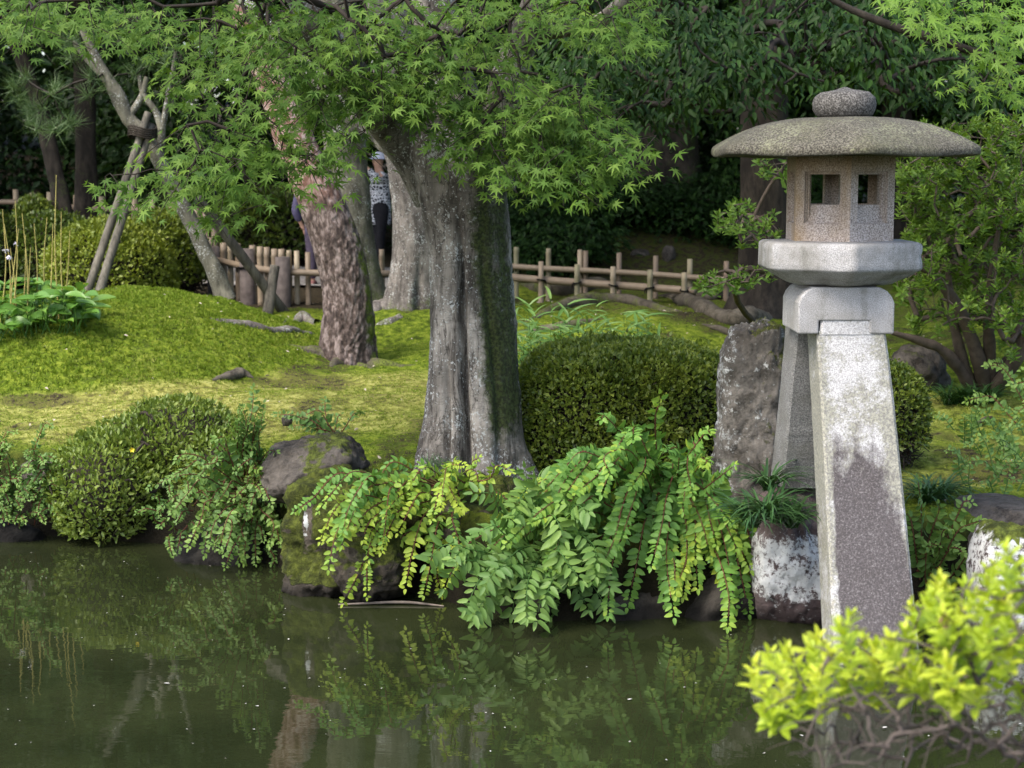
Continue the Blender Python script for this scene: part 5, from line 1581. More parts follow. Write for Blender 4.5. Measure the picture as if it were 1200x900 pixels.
for (x0, y0, x1, y1, ar, tn) in [(1085, 680, 1150, 610, .2, .5), (1085, 660, 1100, 590, .1, .4), (1080, 690, 1060, 600, .1, .3), (1095, 660, 1140, 590, .2, .4), (1090, 680, 1130, 650, .3, .5), (1090, 690, 1120, 700, .3, .4), (1080, 650, 1075, 560, .1, .3),
                                 (1085, 690, 1085, 640, .3, .4), (1100, 690, 1160, 660, .3, .5), (1075, 670, 1100, 640, .3, .45), (1090, 670, 1112, 620, .2, .6), (1080, 680, 1110, 680, .4, .5)]:
    S6.append(stem_px(x0, y0, 8.7, x1, y1, r_.uniform(8.35, 8.6), ar, tn, r_))
arch_shrub("bank_shrub", "fresh green leafy shoots between the lantern's stained leg and the flat dark rock", "shrub", S6, .062, MAT_BLUE, 327, 120, gap=.9, wild=.35, key="shoot_leaf")
S7 = []
for k in range(34):
    x0, y0 = r_.uniform(1118, 1215), r_.uniform(500, 585)
    g0 = onG(x0, y0)
    Y = g0[1]
    c = g0 + np.array((r_.uniform(-.22, .22), r_.uniform(-.15, .05), r_.uniform(.06, .26)))
    S7.append((g0, (g0 + c) / 2 + (0, 0, .06), c, r_.uniform(.2, .5)))
arch_shrub("seedling_patch", "thin pale leafy seedlings growing out of the moss beyond the flat dark rock", "plant", S7, .042, MAT_BLUE, 328, 80, gap=1.25, wild=.4, key="seedling_leaf", stem_mat=MAT_BLUE)
S8 = []
for k in range(16):
    g0 = ground_at(r_.uniform(1195, 1260), r_.uniform(11.4, 12.2))
    c = g0 + np.array((r_.uniform(-.4, .2), r_.uniform(-.2, .1), r_.uniform(.1, .42)))
    S8.append((g0, (g0 + c) / 2 + (0, 0, .12), c, r_.uniform(.4, .8)))
arch_shrub("bank_shrub", "light green leafy plant at the picture's edge beside the mossy lawn", "shrub", S8, .06, MAT_BLUE, 329, 60, gap=.9, wild=.4, key="edge_leaf")

# ------------------------------------------------------------------ azaleas with open stems
def azalea(name, label, base, tip_sets, leaf, mat, seed, per=9, n_obj=0, r_tip=.0035, rmax=.05, wood=MAT_TWIG, tmpl=None, key=None, roots=None, bend=.12, upward=.5, tint0=.45):
    r_ = np.random.default_rng(seed)
    t = thing(name, label, "shrub", base)
    tips = np.concatenate(tip_sets)
    acc, _ = grow(np.array(base), tips, r_tip, rmax, .06, 6, seed, bend=bend)
    acc.build("branchwork", wood, t)
    n = len(tips) * per
    c = np.repeat(tips, per, 0)
    k = np.tile(np.arange(per), len(tips))
    az = k * 2.4 + np.repeat(r_.uniform(0, 6.28, len(tips)), per)
    ax = unit(np.repeat(unit(tips - np.array(base)) * (1 - upward) + np.array((0, -.15, upward)) + r_.normal(0, .25, tips.shape), per, 0))
    u = unit(np.cross(ax, np.array((.3, 1, .2))))
    w_ = np.cross(ax, u)
    op = (.35 + .9 * (k / per))[:, None] + r_.normal(0, .15, (n, 1))
    rad = u * np.cos(az)[:, None] + w_ * np.sin(az)[:, None]
    T = unit(ax * np.cos(op) + rad * np.sin(op))
    N = unit(ax * np.sin(op) - rad * np.cos(op) + r_.normal(0, .2, (n, 3)))
    P = c - ax * (k * leaf * .10)[:, None] + rad * leaf * .06
    tt = tint0 + .25 * (1 - k / per) + np.repeat(r_.normal(0, .13, len(tips)), per) + r_.normal(0, .07, n)
    foliage(t, tmpl or leaf_oval(.40, .08, .15), P, T, N, leaf * (.55 + .6 * (k / per)) * r_.uniform(.8, 1.15, n), np.clip(tt, 0, 1), mat, n_obj, key=key)
    return t
r_ = np.random.default_rng(340)
az_b = ground_at(1150, 12.6)
az_tips = pxcloud([(1130, 215, 80, 60, 190), (1090, 180, 55, 40, 95), (1160, 160, 50, 30, 60), (1180, 250, 50, 60, 100), (1110, 290, 70, 40, 125), (1170, 340, 50, 40, 80), (1080, 260, 30, 40, 26), (1070, 330, 26, 36, 22), (1220, 200, 50, 90, 50), (1110, 370, 50, 26, 18), (1190, 390, 26, 30, 14)], 341, (11.6, 13.6))
az = azalea("azalea_shrub", "tall open azalea with bare crooked stems and light green leaf rosettes beyond the lantern", az_b, [az_tips], .062, MAT_AZALEA, 342, 16, 300, .0026, .04, MAT_TWIG, key="tall_azalea_leaf")
for pts, rad in (([(1150, 452), (1140, 400), (1115, 350), (1090, 320), (1060, 310)], [.06, .05, .04, .025, .012]), ([(1152, 452), (1158, 390), (1160, 330), (1170, 270)], [.05, .04, .03, .015]), ([(1146, 452), (1110, 415), (1080, 400), (1045, 390)], [.05, .04, .03, .015]),
                 ([(1155, 455), (1185, 430), (1200, 400), (1215, 360)], [.05, .05, .04, .02]), ([(1148, 450), (1120, 390), (1112, 330), (1110, 270)], [.05, .035, .025, .012])):
    C = np.array([at(x, y, 12.45 - .1 * k) for k, (x, y) in enumerate(pts)])
    C[0] = az_b + (r_.normal(0, .06), 0, -.03)
    V, F, _ = loft(C, rad, 9, 40, lambda th, s, P, r: r * .25 * fbm(P * 8, 2, 13))
    obj("stem", V, F, MAT_TWIG, az)
sp_b = ground_at(925, 15.0)
sp_t = pxcloud([(868, 258, 34, 22, 34), (900, 275, 16, 16, 8), (845, 330, 30, 12, 20), (885, 322, 24, 14, 16), (905, 190, 24, 14, 14), (880, 262, 30, 30, 12), (930, 200, 20, 20, 8)], 343, (11.2, 12.2))
azalea("azalea_shrub", "glossy-leaved azalea sprigs reaching out from behind the lantern below its roof", sp_b, [sp_t], .062, MAT_AZALEA, 344, 9, 200, .0035, .03, MAT_TWIG, key="sprig_leaf", tint0=.35)
# the near azalea at the corner, out of focus
r_ = np.random.default_rng(350)
ros = [(885, 772), (903, 758), (893, 800), (908, 828), (893, 838), (928, 752), (925, 775), (938, 792), (940, 812), (962, 745), (980, 733), (998, 726), (1010, 742), (985, 755), (1000, 785), (985, 798), (1025, 775), (1040, 748), (1050, 760), (1065, 770), (1040, 795),
       (1070, 715), (1058, 740), (1088, 705), (1075, 735), (1100, 672), (1093, 690), (1118, 690), (1108, 720), (1128, 715), (1140, 700), (1150, 672), (1165, 690), (1180, 668), (1195, 660), (1198, 690), (1175, 705), (1160, 725), (1150, 745), (1135, 760), (1120, 745), (1175, 735),
       (1190, 720), (1165, 775), (1130, 782), (1110, 770), (1185, 760), (1205, 735), (1150, 800), (1090, 775), (1115, 812), (1195, 800), (1210, 700), (1230, 680), (1240, 730), (1220, 770), (1250, 780), (955, 762), (972, 765), (990, 772), (1012, 762), (1028, 752), (1035, 768), (1015, 790), (960, 785), (945, 770), (1050, 780), (1075, 790), (915, 790), (1062, 750), (1100, 755), (1145, 765), (1160, 755), (1190, 742), (1120, 732), (1165, 660), (1178, 650), (1130, 690), (1105, 790), (1130, 800), (955, 805), (900, 815)]
ft = [np.array([at(x + r_.normal(0, 4), y + r_.normal(0, 4), 3.15 + .5 * r_.random() - .12 * (x > 1080))]) for x, y in ros]
fr_b = at(1330, 985, 3.3)
fa = azalea("azalea_shrub", "near azalea with bright yellow-green new leaves and tangled grey twigs by the pond", fr_b, ft, .042, MAT_FRONT, 351, 17, 300, .0017, .006, MAT_TWIG_GREY, key="young_leaf", bend=.07, upward=.78, tmpl=leaf_oval(.42, .08, .2))
tw = np.concatenate([at(x + r_.normal(0, 26), y + r_.normal(0, 18), 3.1 + .6 * r_.random())[None] for x, y in [(960, 830), (1000, 850), (1040, 840), (1080, 830), (1120, 840), (1160, 840), (1000, 880), (1060, 880), (1110, 870), (930, 850), (1150, 860), (1190, 880), (970, 870), (1030, 820), (1180, 820)] for _ in range(22)])
acc, _ = grow(np.array(fr_b), tw, .0011, .0042, .04, 5, 352, bend=.07)
acc.build("twig_tangle", MAT_TWIG_GREY, fa)
bk = rock("bank", "", (fr_b[0] + .62, 3.35, .05), (.66, .9, fr_b[2] - .02), MAT_ROCK_MOSS, seed=71, box=3.0, amp=.08, res=40, moss=lambda P: np.full(len(P), .3))
bk["kind"] = "structure"
for k_ in ("label", "category"):
    del bk[k_]
pk = Acc()
for (x, y) in ((1106, 724), (1103, 732)):
    c = at(x, y, 3.08)
    V, F, _ = scatter(leaf_oval(.5, .12, .5), np.repeat(c[None], 5, 0), frames(r_.normal(0, 1, (5, 3)), r_.normal(0, 1, (5, 3))), np.full(5, .017), np.zeros(5))
    pk.add(V, F)
o = pk.build("withered_flower", m_plain("withered_petal", (.36, .19, .15), .7, .2), fa)

# ------------------------------------------------------------------ strap-leaved clumps
def blades(name, label, cat, bases, n, ln, w, mat, seed, n_obj, up=.8, bend=1.5, key=None, spread=1.0, tint0=.4):
    r_ = np.random.default_rng(seed)
    bases = np.asarray(bases, float)
    t = thing(name, label, cat, bases.mean(0))
    P = bases[r_.integers(0, len(bases), n)] + r_.normal(0, .015, (n, 3)) * (1, 1, 0)
    a = r_.uniform(0, 6.283, n)
    T = unit(np.column_stack([np.cos(a) * spread, np.sin(a) * spread, np.full(n, up)]) * r_.uniform(.4, 1.4, (n, 1)) + np.column_stack([np.zeros(n), np.zeros(n), r_.uniform(.2, 1.3, n)]))
    N = unit(np.column_stack([-np.cos(a), -np.sin(a), np.full(n, .8)]))
    N = unit(-N * 0 + np.column_stack([np.cos(a) * -.6, np.sin(a) * -.6, np.full(n, 1.0)]))
    foliage(t, leaf_blade(w, bend, 6), P, T, N, ln * r_.uniform(.55, 1.15, n), np.clip(tint0 + r_.normal(0, .2, n), 0, 1), mat, n_obj, key=key)
    return t
blades("mondo_grass", "dark mondo grass tuft on the white-crusted rock in front of the standing stone", "grass", [at(905 + x, 612 + y, 8.0 + .08 * k) for k, (x, y) in enumerate([(-24, 6), (-8, -4), (8, 0), (22, 6)])] + [at(902, 575, 8.4)], 340, .34, .045, MAT_MONDO, 361, 300, .7, 1.5, "mondo_leaf")
blades("mondo_grass", "dark mondo grass behind the lantern's stained leg, beside the small clipped bush", "grass", [ground_at(1085 + k * 9, 9.2 + .1 * k) for k in range(3)], 200, .30, .045, MAT_MONDO, 362, 200, .7, 1.5, "mondo_leaf_mid")
blades("mondo_grass", "dark grassy clump at the foot of the tall azalea's stems", "grass", [ground_at(1140 + k * 10, 12.1) for k in range(-3, 3)], 240, .30, .05, MAT_MONDO, 363, 160, .8, 1.3, "mondo_leaf_far")
blades("grass_tuft", "little dark grass tuft on the mossy boulder top beside the maple's foot", "grass", [at(505 + 12 * k, 552, 9.2) for k in range(3)] + [at(600, 575, 9.2)], 90, .16, .03, MAT_MONDO, 364, 60, .8, 1.2, "tuft_leaf")
sasa_b = [ground_at(612 + 14 * k, 11.3 + .5 * random.Random(k).random()) for k in range(13)]
r_ = np.random.default_rng(366)
sa = thing("bamboo_grass", "pale bamboo grass with pointed leaves rising behind the clipped hedge", "grass", np.mean(sasa_b, 0))
P, T, N, S, tt = [], [], [], [], []
acc = Acc()
for k, b0 in enumerate(sasa_b):
    for q in range(6 if k < 6 else 4):
        a = b0 + np.array((r_.normal(0, .07), r_.normal(0, .12), 0))
        hgt = r_.uniform(.5, .82) * (1.0 if k < 6 else .95)
        tip = a + np.array((r_.normal(0, .10), r_.normal(-.03, .08), hgt))
        tube(acc, [a, (a + tip) / 2 + (.01, 0, 0), tip], [.003, .0025, .0015], 4, 6)
        for j in range(6):
            h = a + (tip - a) * (.45 + .55 * j / 5)
            ang = r_.uniform(0, 6.283)
            P.append(h); T.append(unit(np.array((math.cos(ang), math.sin(ang) * .8, r_.uniform(.1, 1.2))))); N.append(unit(np.array((r_.normal(0, .3), -.5, 1))))
            S.append(r_.uniform(.12, .22)); tt.append(.45 + r_.normal(0, .2))
acc.build("branchwork", MAT_SASA, sa)
foliage(sa, leaf_blade(.13, .7, 5), P, T, N, S, np.clip(tt, 0, 1), MAT_SASA, 260, key="bamboo_grass_leaf")
# hosta with its flower stalks
hb = onG(50, 382)
r_ = np.random.default_rng(371)
ho = thing("hosta", "bright green broad-leaved hosta with tall dry flower stalks on top of the moss mound", "plant", hb)
hl = []
u_ = np.linspace(0, 1, 7)
V, F = [], []
for k, u in enumerate(u_):
    wv = .62 * math.sin(math.pi * (u * .93 + .03)) ** .75 * (1 - .25 * u) / 2 + .004
    z = .16 * u - .42 * u * u
    for s in (-1, -.5, 0, .5, 1):
        V.append((s * wv, u, z + .09 * abs(s) - .02 * (abs(s) == .5)))
    if k:
        b0 = (k - 1) * 5
        F += [(b0 + j, b0 + j + 1, b0 + j + 6, b0 + j + 5) for j in range(4)]
HT = (np.array(V), np.array(F))
P, T, N, S = [], [], [], []
acc = Acc()
for k in range(130):
    cx = hb + np.array((r_.uniform(-.40, .36), r_.uniform(-.25, .3), 0))
    cx[2] = G1(cx[0], cx[1])
    a = r_.uniform(0, 6.283)
    out = np.array((math.cos(a), math.sin(a) * .9 - .2, 0))
    h = r_.uniform(.06, .30)
    p = cx + out * r_.uniform(.02, .10) + (0, 0, h)
    P.append(p); T.append(unit(out + (0, 0, r_.uniform(-.1, .55)))); N.append(unit(out * -.25 + np.array((0, -.35, 1)) + r_.normal(0, .2, 3))); S.append(r_.uniform(.13, .22))
    tube(acc, [cx, (cx + p) / 2 + out * .01, p], [.005, .004, .003], 4, 6)
acc.build("petiole", MAT_HOSTA, ho)
foliage(ho, HT, P, T, N, S, np.clip(.45 + r_.normal(0, .2, 130), 0, 1), MAT_HOSTA, 130, key="hosta_leaf")
MAT_STALK = m_plain("dry_stalk", (.36, .31, .10), .7, .3)
MAT_PETAL = m_plain("pale_flower", (.72, .68, .78), .6, .3, .1)
fl_ = Acc()
for (x, y, x2, y2) in [(2, 340, 3, 245), (10, 345, 22, 268), (18, 345, 5, 262), (25, 340, 30, 275), (38, 335, 40, 262), (45, 335, 26, 250), (55, 340, 62, 262), (70, 330, 66, 205), (80, 330, 72, 248), (30, 340, 12, 290), (60, 335, 82, 270), (48, 345, 55, 255), (15, 338, 18, 235), (35, 338, 36, 290)]:
    a, c = onG(x, 375), at(x2, y2, hb[1] + r_.normal(0, .12))
    a = np.array((c[0] + (a[0] - c[0]) * .5, c[1] + .05, a[2]))
    acc = Acc()
    tube(acc, [a, (a + c) / 2 + (r_.normal(0, .02), 0, 0), c], [.006, .005, .003], 5, 12)
    acc.build("stalk", MAT_STALK, ho)
for (x, y) in [(6, 292), (18, 285), (12, 300)]:
    c = at(x, y, hb[1] - .05)
    n = 5
    V, F, _ = scatter(leaf_oval(.4, .1, .3), np.repeat(c[None], n, 0), frames(r_.normal(0, 1, (n, 3)) + (0, 0, -.8), r_.normal(0, 1, (n, 3))), np.full(n, .038), np.zeros(n))
    obj("flower", V, F, MAT_PETAL, ho)

# ------------------------------------------------------------------ bamboo fences
b = NB("bamboo")
oi = b.n("ShaderNodeObjectInfo")
nn = b.noise(9, 4, .6, b.mapped((1, 1, .3)))
c = b.ramp(oi.outputs["Random"], (0, (.19, .145, .105)), (.35, (.31, .245, .17)), (.6, (.26, .25, .145)), (.8, (.37, .31, .215)), (1, (.23, .165, .12)))
c = b.mix(b.math('MULTIPLY', nn, .9), c, b.mix(1.0, c, (.45, .43, .40), 'MULTIPLY'))
MAT_BAMBOO = b.done(b.pbr(c, .55, b.bump(b.noise(40, 3), .2, .003), .35))
MAT_POST = m_plain("charred_post", (.12, .10, .092), .85, .2, .4, 12, .4)
MAT_ROPE = m_plain("black_rope", (.012, .011, .01), .9, .1)
def bamboo_mesh(L, r, knots=True):
    """a culm along z with raised joints and an open cut top"""
    zs = [0.0]; rs_ = [r]
    z = .12
    while z < L - .03 and knots:
        zs += [z - .012, z - .003, z, z + .003, z + .012]; rs_ += [r, r * 1.10, r * 1.03, r * 1.10, r * .98]
        z += .26
    zs += [L, L, L - .02]; rs_ += [r * .97, r * .8, r * .76]
    ns = 12
    a = np.arange(ns) / ns * 2 * math.pi
    V = np.concatenate([np.column_stack([np.cos(a) * q, np.sin(a) * q, np.full(ns, zz_)]) for zz_, q in zip(zs, rs_)])
    F = [grid_faces(len(zs), ns)]
    V = np.vstack([V, [[0, 0, L - .02]]])
    j = np.arange(ns); b0 = (len(zs) - 1) * ns
    F.append(np.stack([b0 + j, b0 + (j + 1) % ns, np.full(ns, len(V) - 1)], -1))
    return make_mesh("bamboo_post", V, F)
def torus_mesh(R, r):
    a = np.arange(15) / 14 * 2 * math.pi
    acc = Acc()
    tube(acc, np.column_stack([np.cos(a) * R, np.sin(a) * R, .008 * np.sin(a)]), np.full(15, r), 6, 22)
    for s in (-1, 1):
        tube(acc, [(0, -R, 0), (s * .015, -R - .012, -.02), (s * .03, -R - .008, -.06)], [r * .8, r * .7, r * .4], 5, 6)
    return make_mesh("rope_tie", np.concatenate(acc.V), [np.concatenate(acc.F)])
_pm, _tm = {}, {}
def post(fence, p, L, r, mat, tie_z=None, lean=(0, 0), name="post"):
    k = (round(L, 2), round(r, 3), mat.name)
    if k not in _pm:
        _pm[k] = bamboo_mesh(k[0], k[1], mat is MAT_BAMBOO)
        _pm[k].materials.append(mat)
    o = bpy.data.objects.new(name, _pm[k]); COL.objects.link(o)
    o.parent = fence
    o.location = np.array(p) - np.array(fence.location)
    o.rotation_euler = (lean[0], lean[1], (p[0] * 7) % 6.28)
    if tie_z is not None:
        kk = round(r, 3)
        if kk not in _tm:
            _tm[kk] = torus_mesh(r + .012, .010); _tm[kk].materials.append(MAT_ROPE)
        q = bpy.data.objects.new("rope_tie", _tm[kk]); COL.objects.link(q)
        q.parent = o
        q.location = (0, 0, tie_z - p[2])
    return o
def rail(fence, pts, r):
    V, F, _ = loft(pts, np.full(len(pts), r), 12, 60, lambda th, s, P, r_: r_ * (.10 * np.exp(-((s % .34 - .17) / .010) ** 2)), cap=True)
    return obj("rail", V, F, MAT_BAMBOO, fence)
def fz(px, py, Y):
    return at(px, py, Y)
fr = thing("bamboo_fence", "low two-rail bamboo fence with tall and short posts below the massive dark trunk", "fence", ground_at(700, 18.8))
rl = np.array([fz(x, y, Y) for x, y, Y in ((560, 308, 19.3), (610, 313, 19.2), (690, 317, 19.0), (760, 321, 18.8), (812, 325, 18.6), (880, 330, 18.4))])
rs2 = np.array([fz(x, y, Y) for x, y, Y in ((560, 320, 18.9), (610, 326, 18.85), (690, 332, 18.7), (760, 337, 18.5), (815, 341, 18.3))])
rail(fr, rl, .032); rail(fr, rs2, .042)
def onrail(R, px):
    q = proj(R)[0]
    return np.array([np.interp(px, q, R[:, k]) for k in range(3)])
for x, yt in ((605, 290), (643, 291), (680, 293), (686.5, 294), (726, 296), (769, 300), (809, 304), (852, 306)):
    p = onrail(rl, x); p[1] += .07
    top = at(x, yt, p[1])[2]
    g0 = G1(p[0], p[1]) - .1
    post(fr, (p[0], p[1], g0), round(top - g0, 2), .030, MAT_BAMBOO, p[2])
for x, yt in ((634, 306), (676, 310), (718, 312), (761, 316), (801, 319)):
    p = onrail(rs2, x); p[1] -= .075
    top = at(x, yt, p[1])[2]
    g0 = G1(p[0], p[1]) - .1
    post(fr, (p[0], p[1], g0), round(top - g0, 2), .030, MAT_BAMBOO, p[2])
fl2 = thing("bamboo_fence", "bamboo post fence along the gravel path between the young pine and the leaning pine", "fence", ground_at(310, 18.6))
rl = np.array([fz(x, y, Y) for x, y, Y in ((215, 296, 20.2), (256, 305, 19.3), (290, 313, 18.7), (330, 318, 18.3), (372, 320, 18.2), (430, 321, 18.2), (462, 321, 18.2))])
rail(fl2, rl, .036)
for x, yt, rr in ((232, 285, .035), (246, 278, .035), (261, 284, .04), (269, 285, .033), (278, 285, .033), (295, 287, .036), (304, 289, .036), (312, 290, .034), (321, 291, .038), (329, 292, .036), (338, 293, .030), (347, 294, .030), (222, 288, .035), (360, 295, .03), (447, 292, .03)):
    p = onrail(rl, x); p[1] += .08
    top = at(x, yt, p[1])[2]
    g0 = G1(p[0], p[1]) - .1
    post(fl2, (p[0], p[1], g0), round(top - g0, 2), rr, MAT_BAMBOO, None)
for x, yt, rr in ((250, 289, .075), (289.5, 291, .088), (333, 301, .082)):
    p = onrail(rl, x); p[1] -= .10 if x > 300 else -.02
    top = at(x, yt, p[1])[2]
    g0 = G1(p[0], p[1]) - .1
    post(fl2, (p[0], p[1], g0), round(top - g0, 2), rr, MAT_POST, None if x > 300 else p[2], name="thick_post")
f3 = thing("bamboo_fence", "bamboo fence in the shade behind the round clipped bushes", "fence", ground_at(140, 22.5))
rl = np.array([fz(x, y, Y) for x, y, Y in ((-40, 237, 24.0), (30, 237, 23.6), (100, 244, 23), (160, 246, 22.4), (215, 252, 21.6), (250, 262, 21.0))])
rail(f3, rl, .035)
for x, yt in ((-22, 222), (17, 222), (37, 226), (57, 225), (88, 228), (118, 230), (156, 232), (177, 233), (200, 236), (219, 240), (229, 244), (240, 243), (250, 250)):
    p = onrail(rl, x); p[1] += .08
    top = at(x, yt, p[1])[2]
    g0 = G1(p[0], p[1]) - .1
    post(f3, (p[0], p[1], g0), round(max(.3, top - g0), 2), .04, MAT_BAMBOO, p[2])

# ------------------------------------------------------------------ two visitors on the path
MAT_SKIN = m_plain("skin", (.50, .30, .21), .55, .4, .08, 30, .05)
MAT_HAIR = m_plain("dark_hair", (.02, .016, .014), .5, .4)
MAT_TROUSER = m_plain("black_trousers", (.014, .014, .018), .8, .2)
MAT_PURPLE = m_plain("purple_trousers", (.085, .068, .10), .8, .2, .3)
MAT_JACKET = m_plain("purple_jacket", (.10, .09, .16), .8, .2, .3)
MAT_HAT = m_plain("pale_hat", (.58, .60, .72), .8, .2, .2)
MAT_CAMERA = m_plain("camera_black", (.012, .012, .014), .4, .5)
MAT_SHOE = m_plain("shoe", (.28, .13, .12), .7, .3)
b = NB("patterned_shirt")
f1 = b.voro(22, None, 'DISTANCE_TO_EDGE')
w1 = b.n("ShaderNodeTexWave"); b.put(w1.inputs["Vector"], b.mapped((0, 0, 1))); w1.inputs["Scale"].default_value = 4.0
w1.bands_direction = 'Z'
c = b.mix(b.ramp(f1, (.06, 1.0), (.12, 0.0)), (.03, .033, .045), (.62, .64, .68))
c = b.mix(b.ramp(w1.outputs["Fac"], (.93, 0.0), (.96, 1.0)), c, (.55, .57, .62))
MAT_SHIRT = b.done(b.pbr(c, .85, None, .2))
def skinned(name, verts, edges, radii, mat, parent, root=0, sub=2):
    me = bpy.data.meshes.new(name)
    base = np.array(parent.location)
    me.from_pydata([tuple(np.array(v) - base) for v in verts], edges, [])
    o = link(name, me, parent, mat)
    o.modifiers.new("skin", 'SKIN'); sb_ = o.modifiers.new("sub", 'SUBSURF'); sb_.levels = sub; sb_.render_levels = sub
    for k, v in enumerate(me.skin_vertices[0].data):
        v.radius = (radii[k] if isinstance(radii[k], tuple) else (radii[k], radii[k]))
        v.use_root = (k == root)
    dg = bpy.context.evaluated_depsgraph_get()
    m2 = bpy.data.meshes.new_from_object(o.evaluated_get(dg))
    o.modifiers.clear(); o.data = m2
    m2.polygons.foreach_set("use_smooth", np.ones(len(m2.polygons), bool))
    if not m2.materials:
        m2.materials.append(mat)
    return o
def person(label, foot, h, yaw, arms, shirt, trousers, hat=None, stride=.0):
    """a standing figure facing yaw (0 = +X); arms: hand positions (forward, side, up) as shares of the height"""
    t = thing("person", label, "person", foot)
    f = np.array((math.cos(yaw), math.sin(yaw), 0)); s = np.array((-math.sin(yaw), math.cos(yaw), 0))
    def at_(fw, sd, up):
        return np.array(foot) + f * fw * h + s * sd * h + np.array((0, 0, up * h))
    pel = at_(0, 0, .52)
    V = [pel, at_(.0, 0, .62), at_(-.005, 0, .74), at_(.0, 0, .82), at_(.008, 0, .865), at_(.012, 0, .905), at_(.018, 0, .955), at_(.012, 0, .99)]
    R = [(.062 * h, .048 * h), (.055 * h, .044 * h), (.068 * h, .05 * h), (.052 * h, .04 * h), .030 * h, (.040 * h, .046 * h), (.044 * h, .054 * h), .030 * h]
    E = [(k, k + 1) for k in range(7)]
    def add(pts, rad, par):
        i = par
        for p_, r__ in zip(pts, rad):
            V.append(p_); R.append(r__); E.append((i, len(V) - 1)); i = len(V) - 1
        return i
    for sg in (-1, 1):
        add([at_(.0, .05 * sg, .49), at_(stride * sg * .5 + .01, .055 * sg, .28), at_(stride * sg, .056 * sg, .05), at_(stride * sg + .01, .056 * sg, .022), at_(stride * sg + .075, .062 * sg, .014)], [.048 * h, .032 * h, .022 * h, .022 * h, .018 * h], 0)
        hx, hs, hu = arms[0 if sg < 0 else 1]
        sh = at_(0, .105 * sg, .80)
        hand = at_(hx, hs, hu)
        el = (sh + hand) / 2 + np.array((0, 0, -.07 * h)) + s * .05 * sg * h - f * .02 * h
        k = add([sh, el, hand + (el - hand) * .12], [.032 * h, .024 * h, .016 * h], 3)
        d = unit(hand - el); up = np.array((0, 0, 1.0)); lat = unit(np.cross(d, up))
        k2 = add([hand + d * .03 * h], [(.020 * h, .012 * h)], k)
        for j, o_ in enumerate((-.016, -.005, .006, .017)):
            ln = (.040, .046, .043, .034)[j] * h
            a0 = hand + d * .045 * h + lat * o_ * h
            add([a0, a0 + d * ln * .5 + up * -.006 * h, a0 + d * ln * .8 + up * -.018 * h], [.0052 * h, .0048 * h, .004 * h], k2)
        add([hand + d * .015 * h + lat * .022 * h * -sg, hand + d * .035 * h + lat * .032 * h * -sg], [.006 * h, .005 * h], k)
    skinned("body", V, E, R, MAT_SKIN, t)
    # clothes follow the same joints, a little wider
    i = {}
    tv = [at_(0, 0, .38), at_(0, 0, .50), at_(0, 0, .62), at_(-.005, 0, .74), at_(.0, 0, .815), at_(.004, 0, .845)]
    tr = [(.105 * h, .078 * h), (.102 * h, .076 * h), (.092 * h, .070 * h), (.104 * h, .075 * h), (.080 * h, .056 * h), (.040 * h, .036 * h)]
    te = [(k, k + 1) for k in range(5)]
    for sg in (-1, 1):
        hx, hs, hu = arms[0 if sg < 0 else 1]
        sh = at_(0, .108 * sg, .80); hand = at_(hx, hs, hu)
        el = (sh + hand) / 2 + np.array((0, 0, -.07 * h)) + s * .05 * sg * h - f * .02 * h
        n0 = len(tv)
        tv += [sh, el, el + (hand - el) * .8]; tr += [.045 * h, .036 * h, .028 * h]
        te += [(4, n0), (n0, n0 + 1), (n0 + 1, n0 + 2)]
    skinned("shirt", tv, te, tr, shirt, t, 1)
    lv = [at_(0, 0, .62), at_(0, 0, .47)]; lr = [(.098 * h, .074 * h), (.10 * h, .078 * h)]; le = [(0, 1)]
    for sg in (-1, 1):
        n0 = len(lv)
        lv += [at_(.0, .052 * sg, .44), at_(stride * sg * .5 + .01, .056 * sg, .28), at_(stride * sg, .057 * sg, .045)]
        lr += [.060 * h, .046 * h, .040 * h]
        le += [(1, n0), (n0, n0 + 1), (n0 + 1, n0 + 2)]
        c = at_(stride * sg + .02, .058 * sg, .02)
        skinned("shoe", [c - f * .05 * h, c, c + f * .07 * h], [(0, 1), (1, 2)], [.024 * h, .026 * h, .020 * h], MAT_SHOE, t, 1)
    skinned("trousers", lv, le, lr, trousers, t, 0)
    hc = at_(.004, 0, .965)
    if hat is None:
        skinned("hair", [at_(-.02, 0, .93), at_(-.012, 0, .97), at_(.01, 0, .995)], [(0, 1), (1, 2)], [.040 * h, .054 * h, .042 * h], MAT_HAIR, t, 1)
    else:
        a = np.arange(28) / 28 * 2 * math.pi
        rings = []
        for rr, zz_ in ((.095, -.012), (.098, -.014), (.062, .0), (.058, .02), (.052, .04), (.030, .048), (.004, .050)):
            rings.append(hc + f * (np.cos(a)[:, None] * rr * h) + s * (np.sin(a)[:, None] * rr * h) + np.array((0, 0, zz_ * h)))
        Vh = np.concatenate(rings)
        obj("hat", Vh, grid_faces(len(rings), 28), hat, t)
    for sg in (-1, 1):                                       # ears and eyes
        e = at_(.012, .046 * sg, .935)
        skinned("ear", [e, e + np.array((0, 0, .016 * h)), e - f * .006 * h + np.array((0, 0, -.012 * h))], [(0, 1), (0, 2)], [.006 * h, .007 * h, .005 * h], MAT_SKIN, t)
        ey = at_(.058, .018 * sg, .94)
        skinned("eye", [ey, ey + f * .003 * h], [(0, 1)], [.005 * h, .005 * h], MAT_HAIR, t)
    nz = at_(.064, 0, .925)
    skinned("nose", [nz + np.array((0, 0, .014 * h)) - f * .006 * h, nz], [(0, 1)], [.006 * h, .009 * h], MAT_SKIN, t)
    mo = at_(.055, 0, .903)
    skinned("mouth", [mo - s * .012 * h, mo + s * .012 * h], [(0, 1)], [.004 * h, .004 * h], MAT_SHOE, t)
    return t
pf = ground_at(446, 23.0)
ph = 1.56
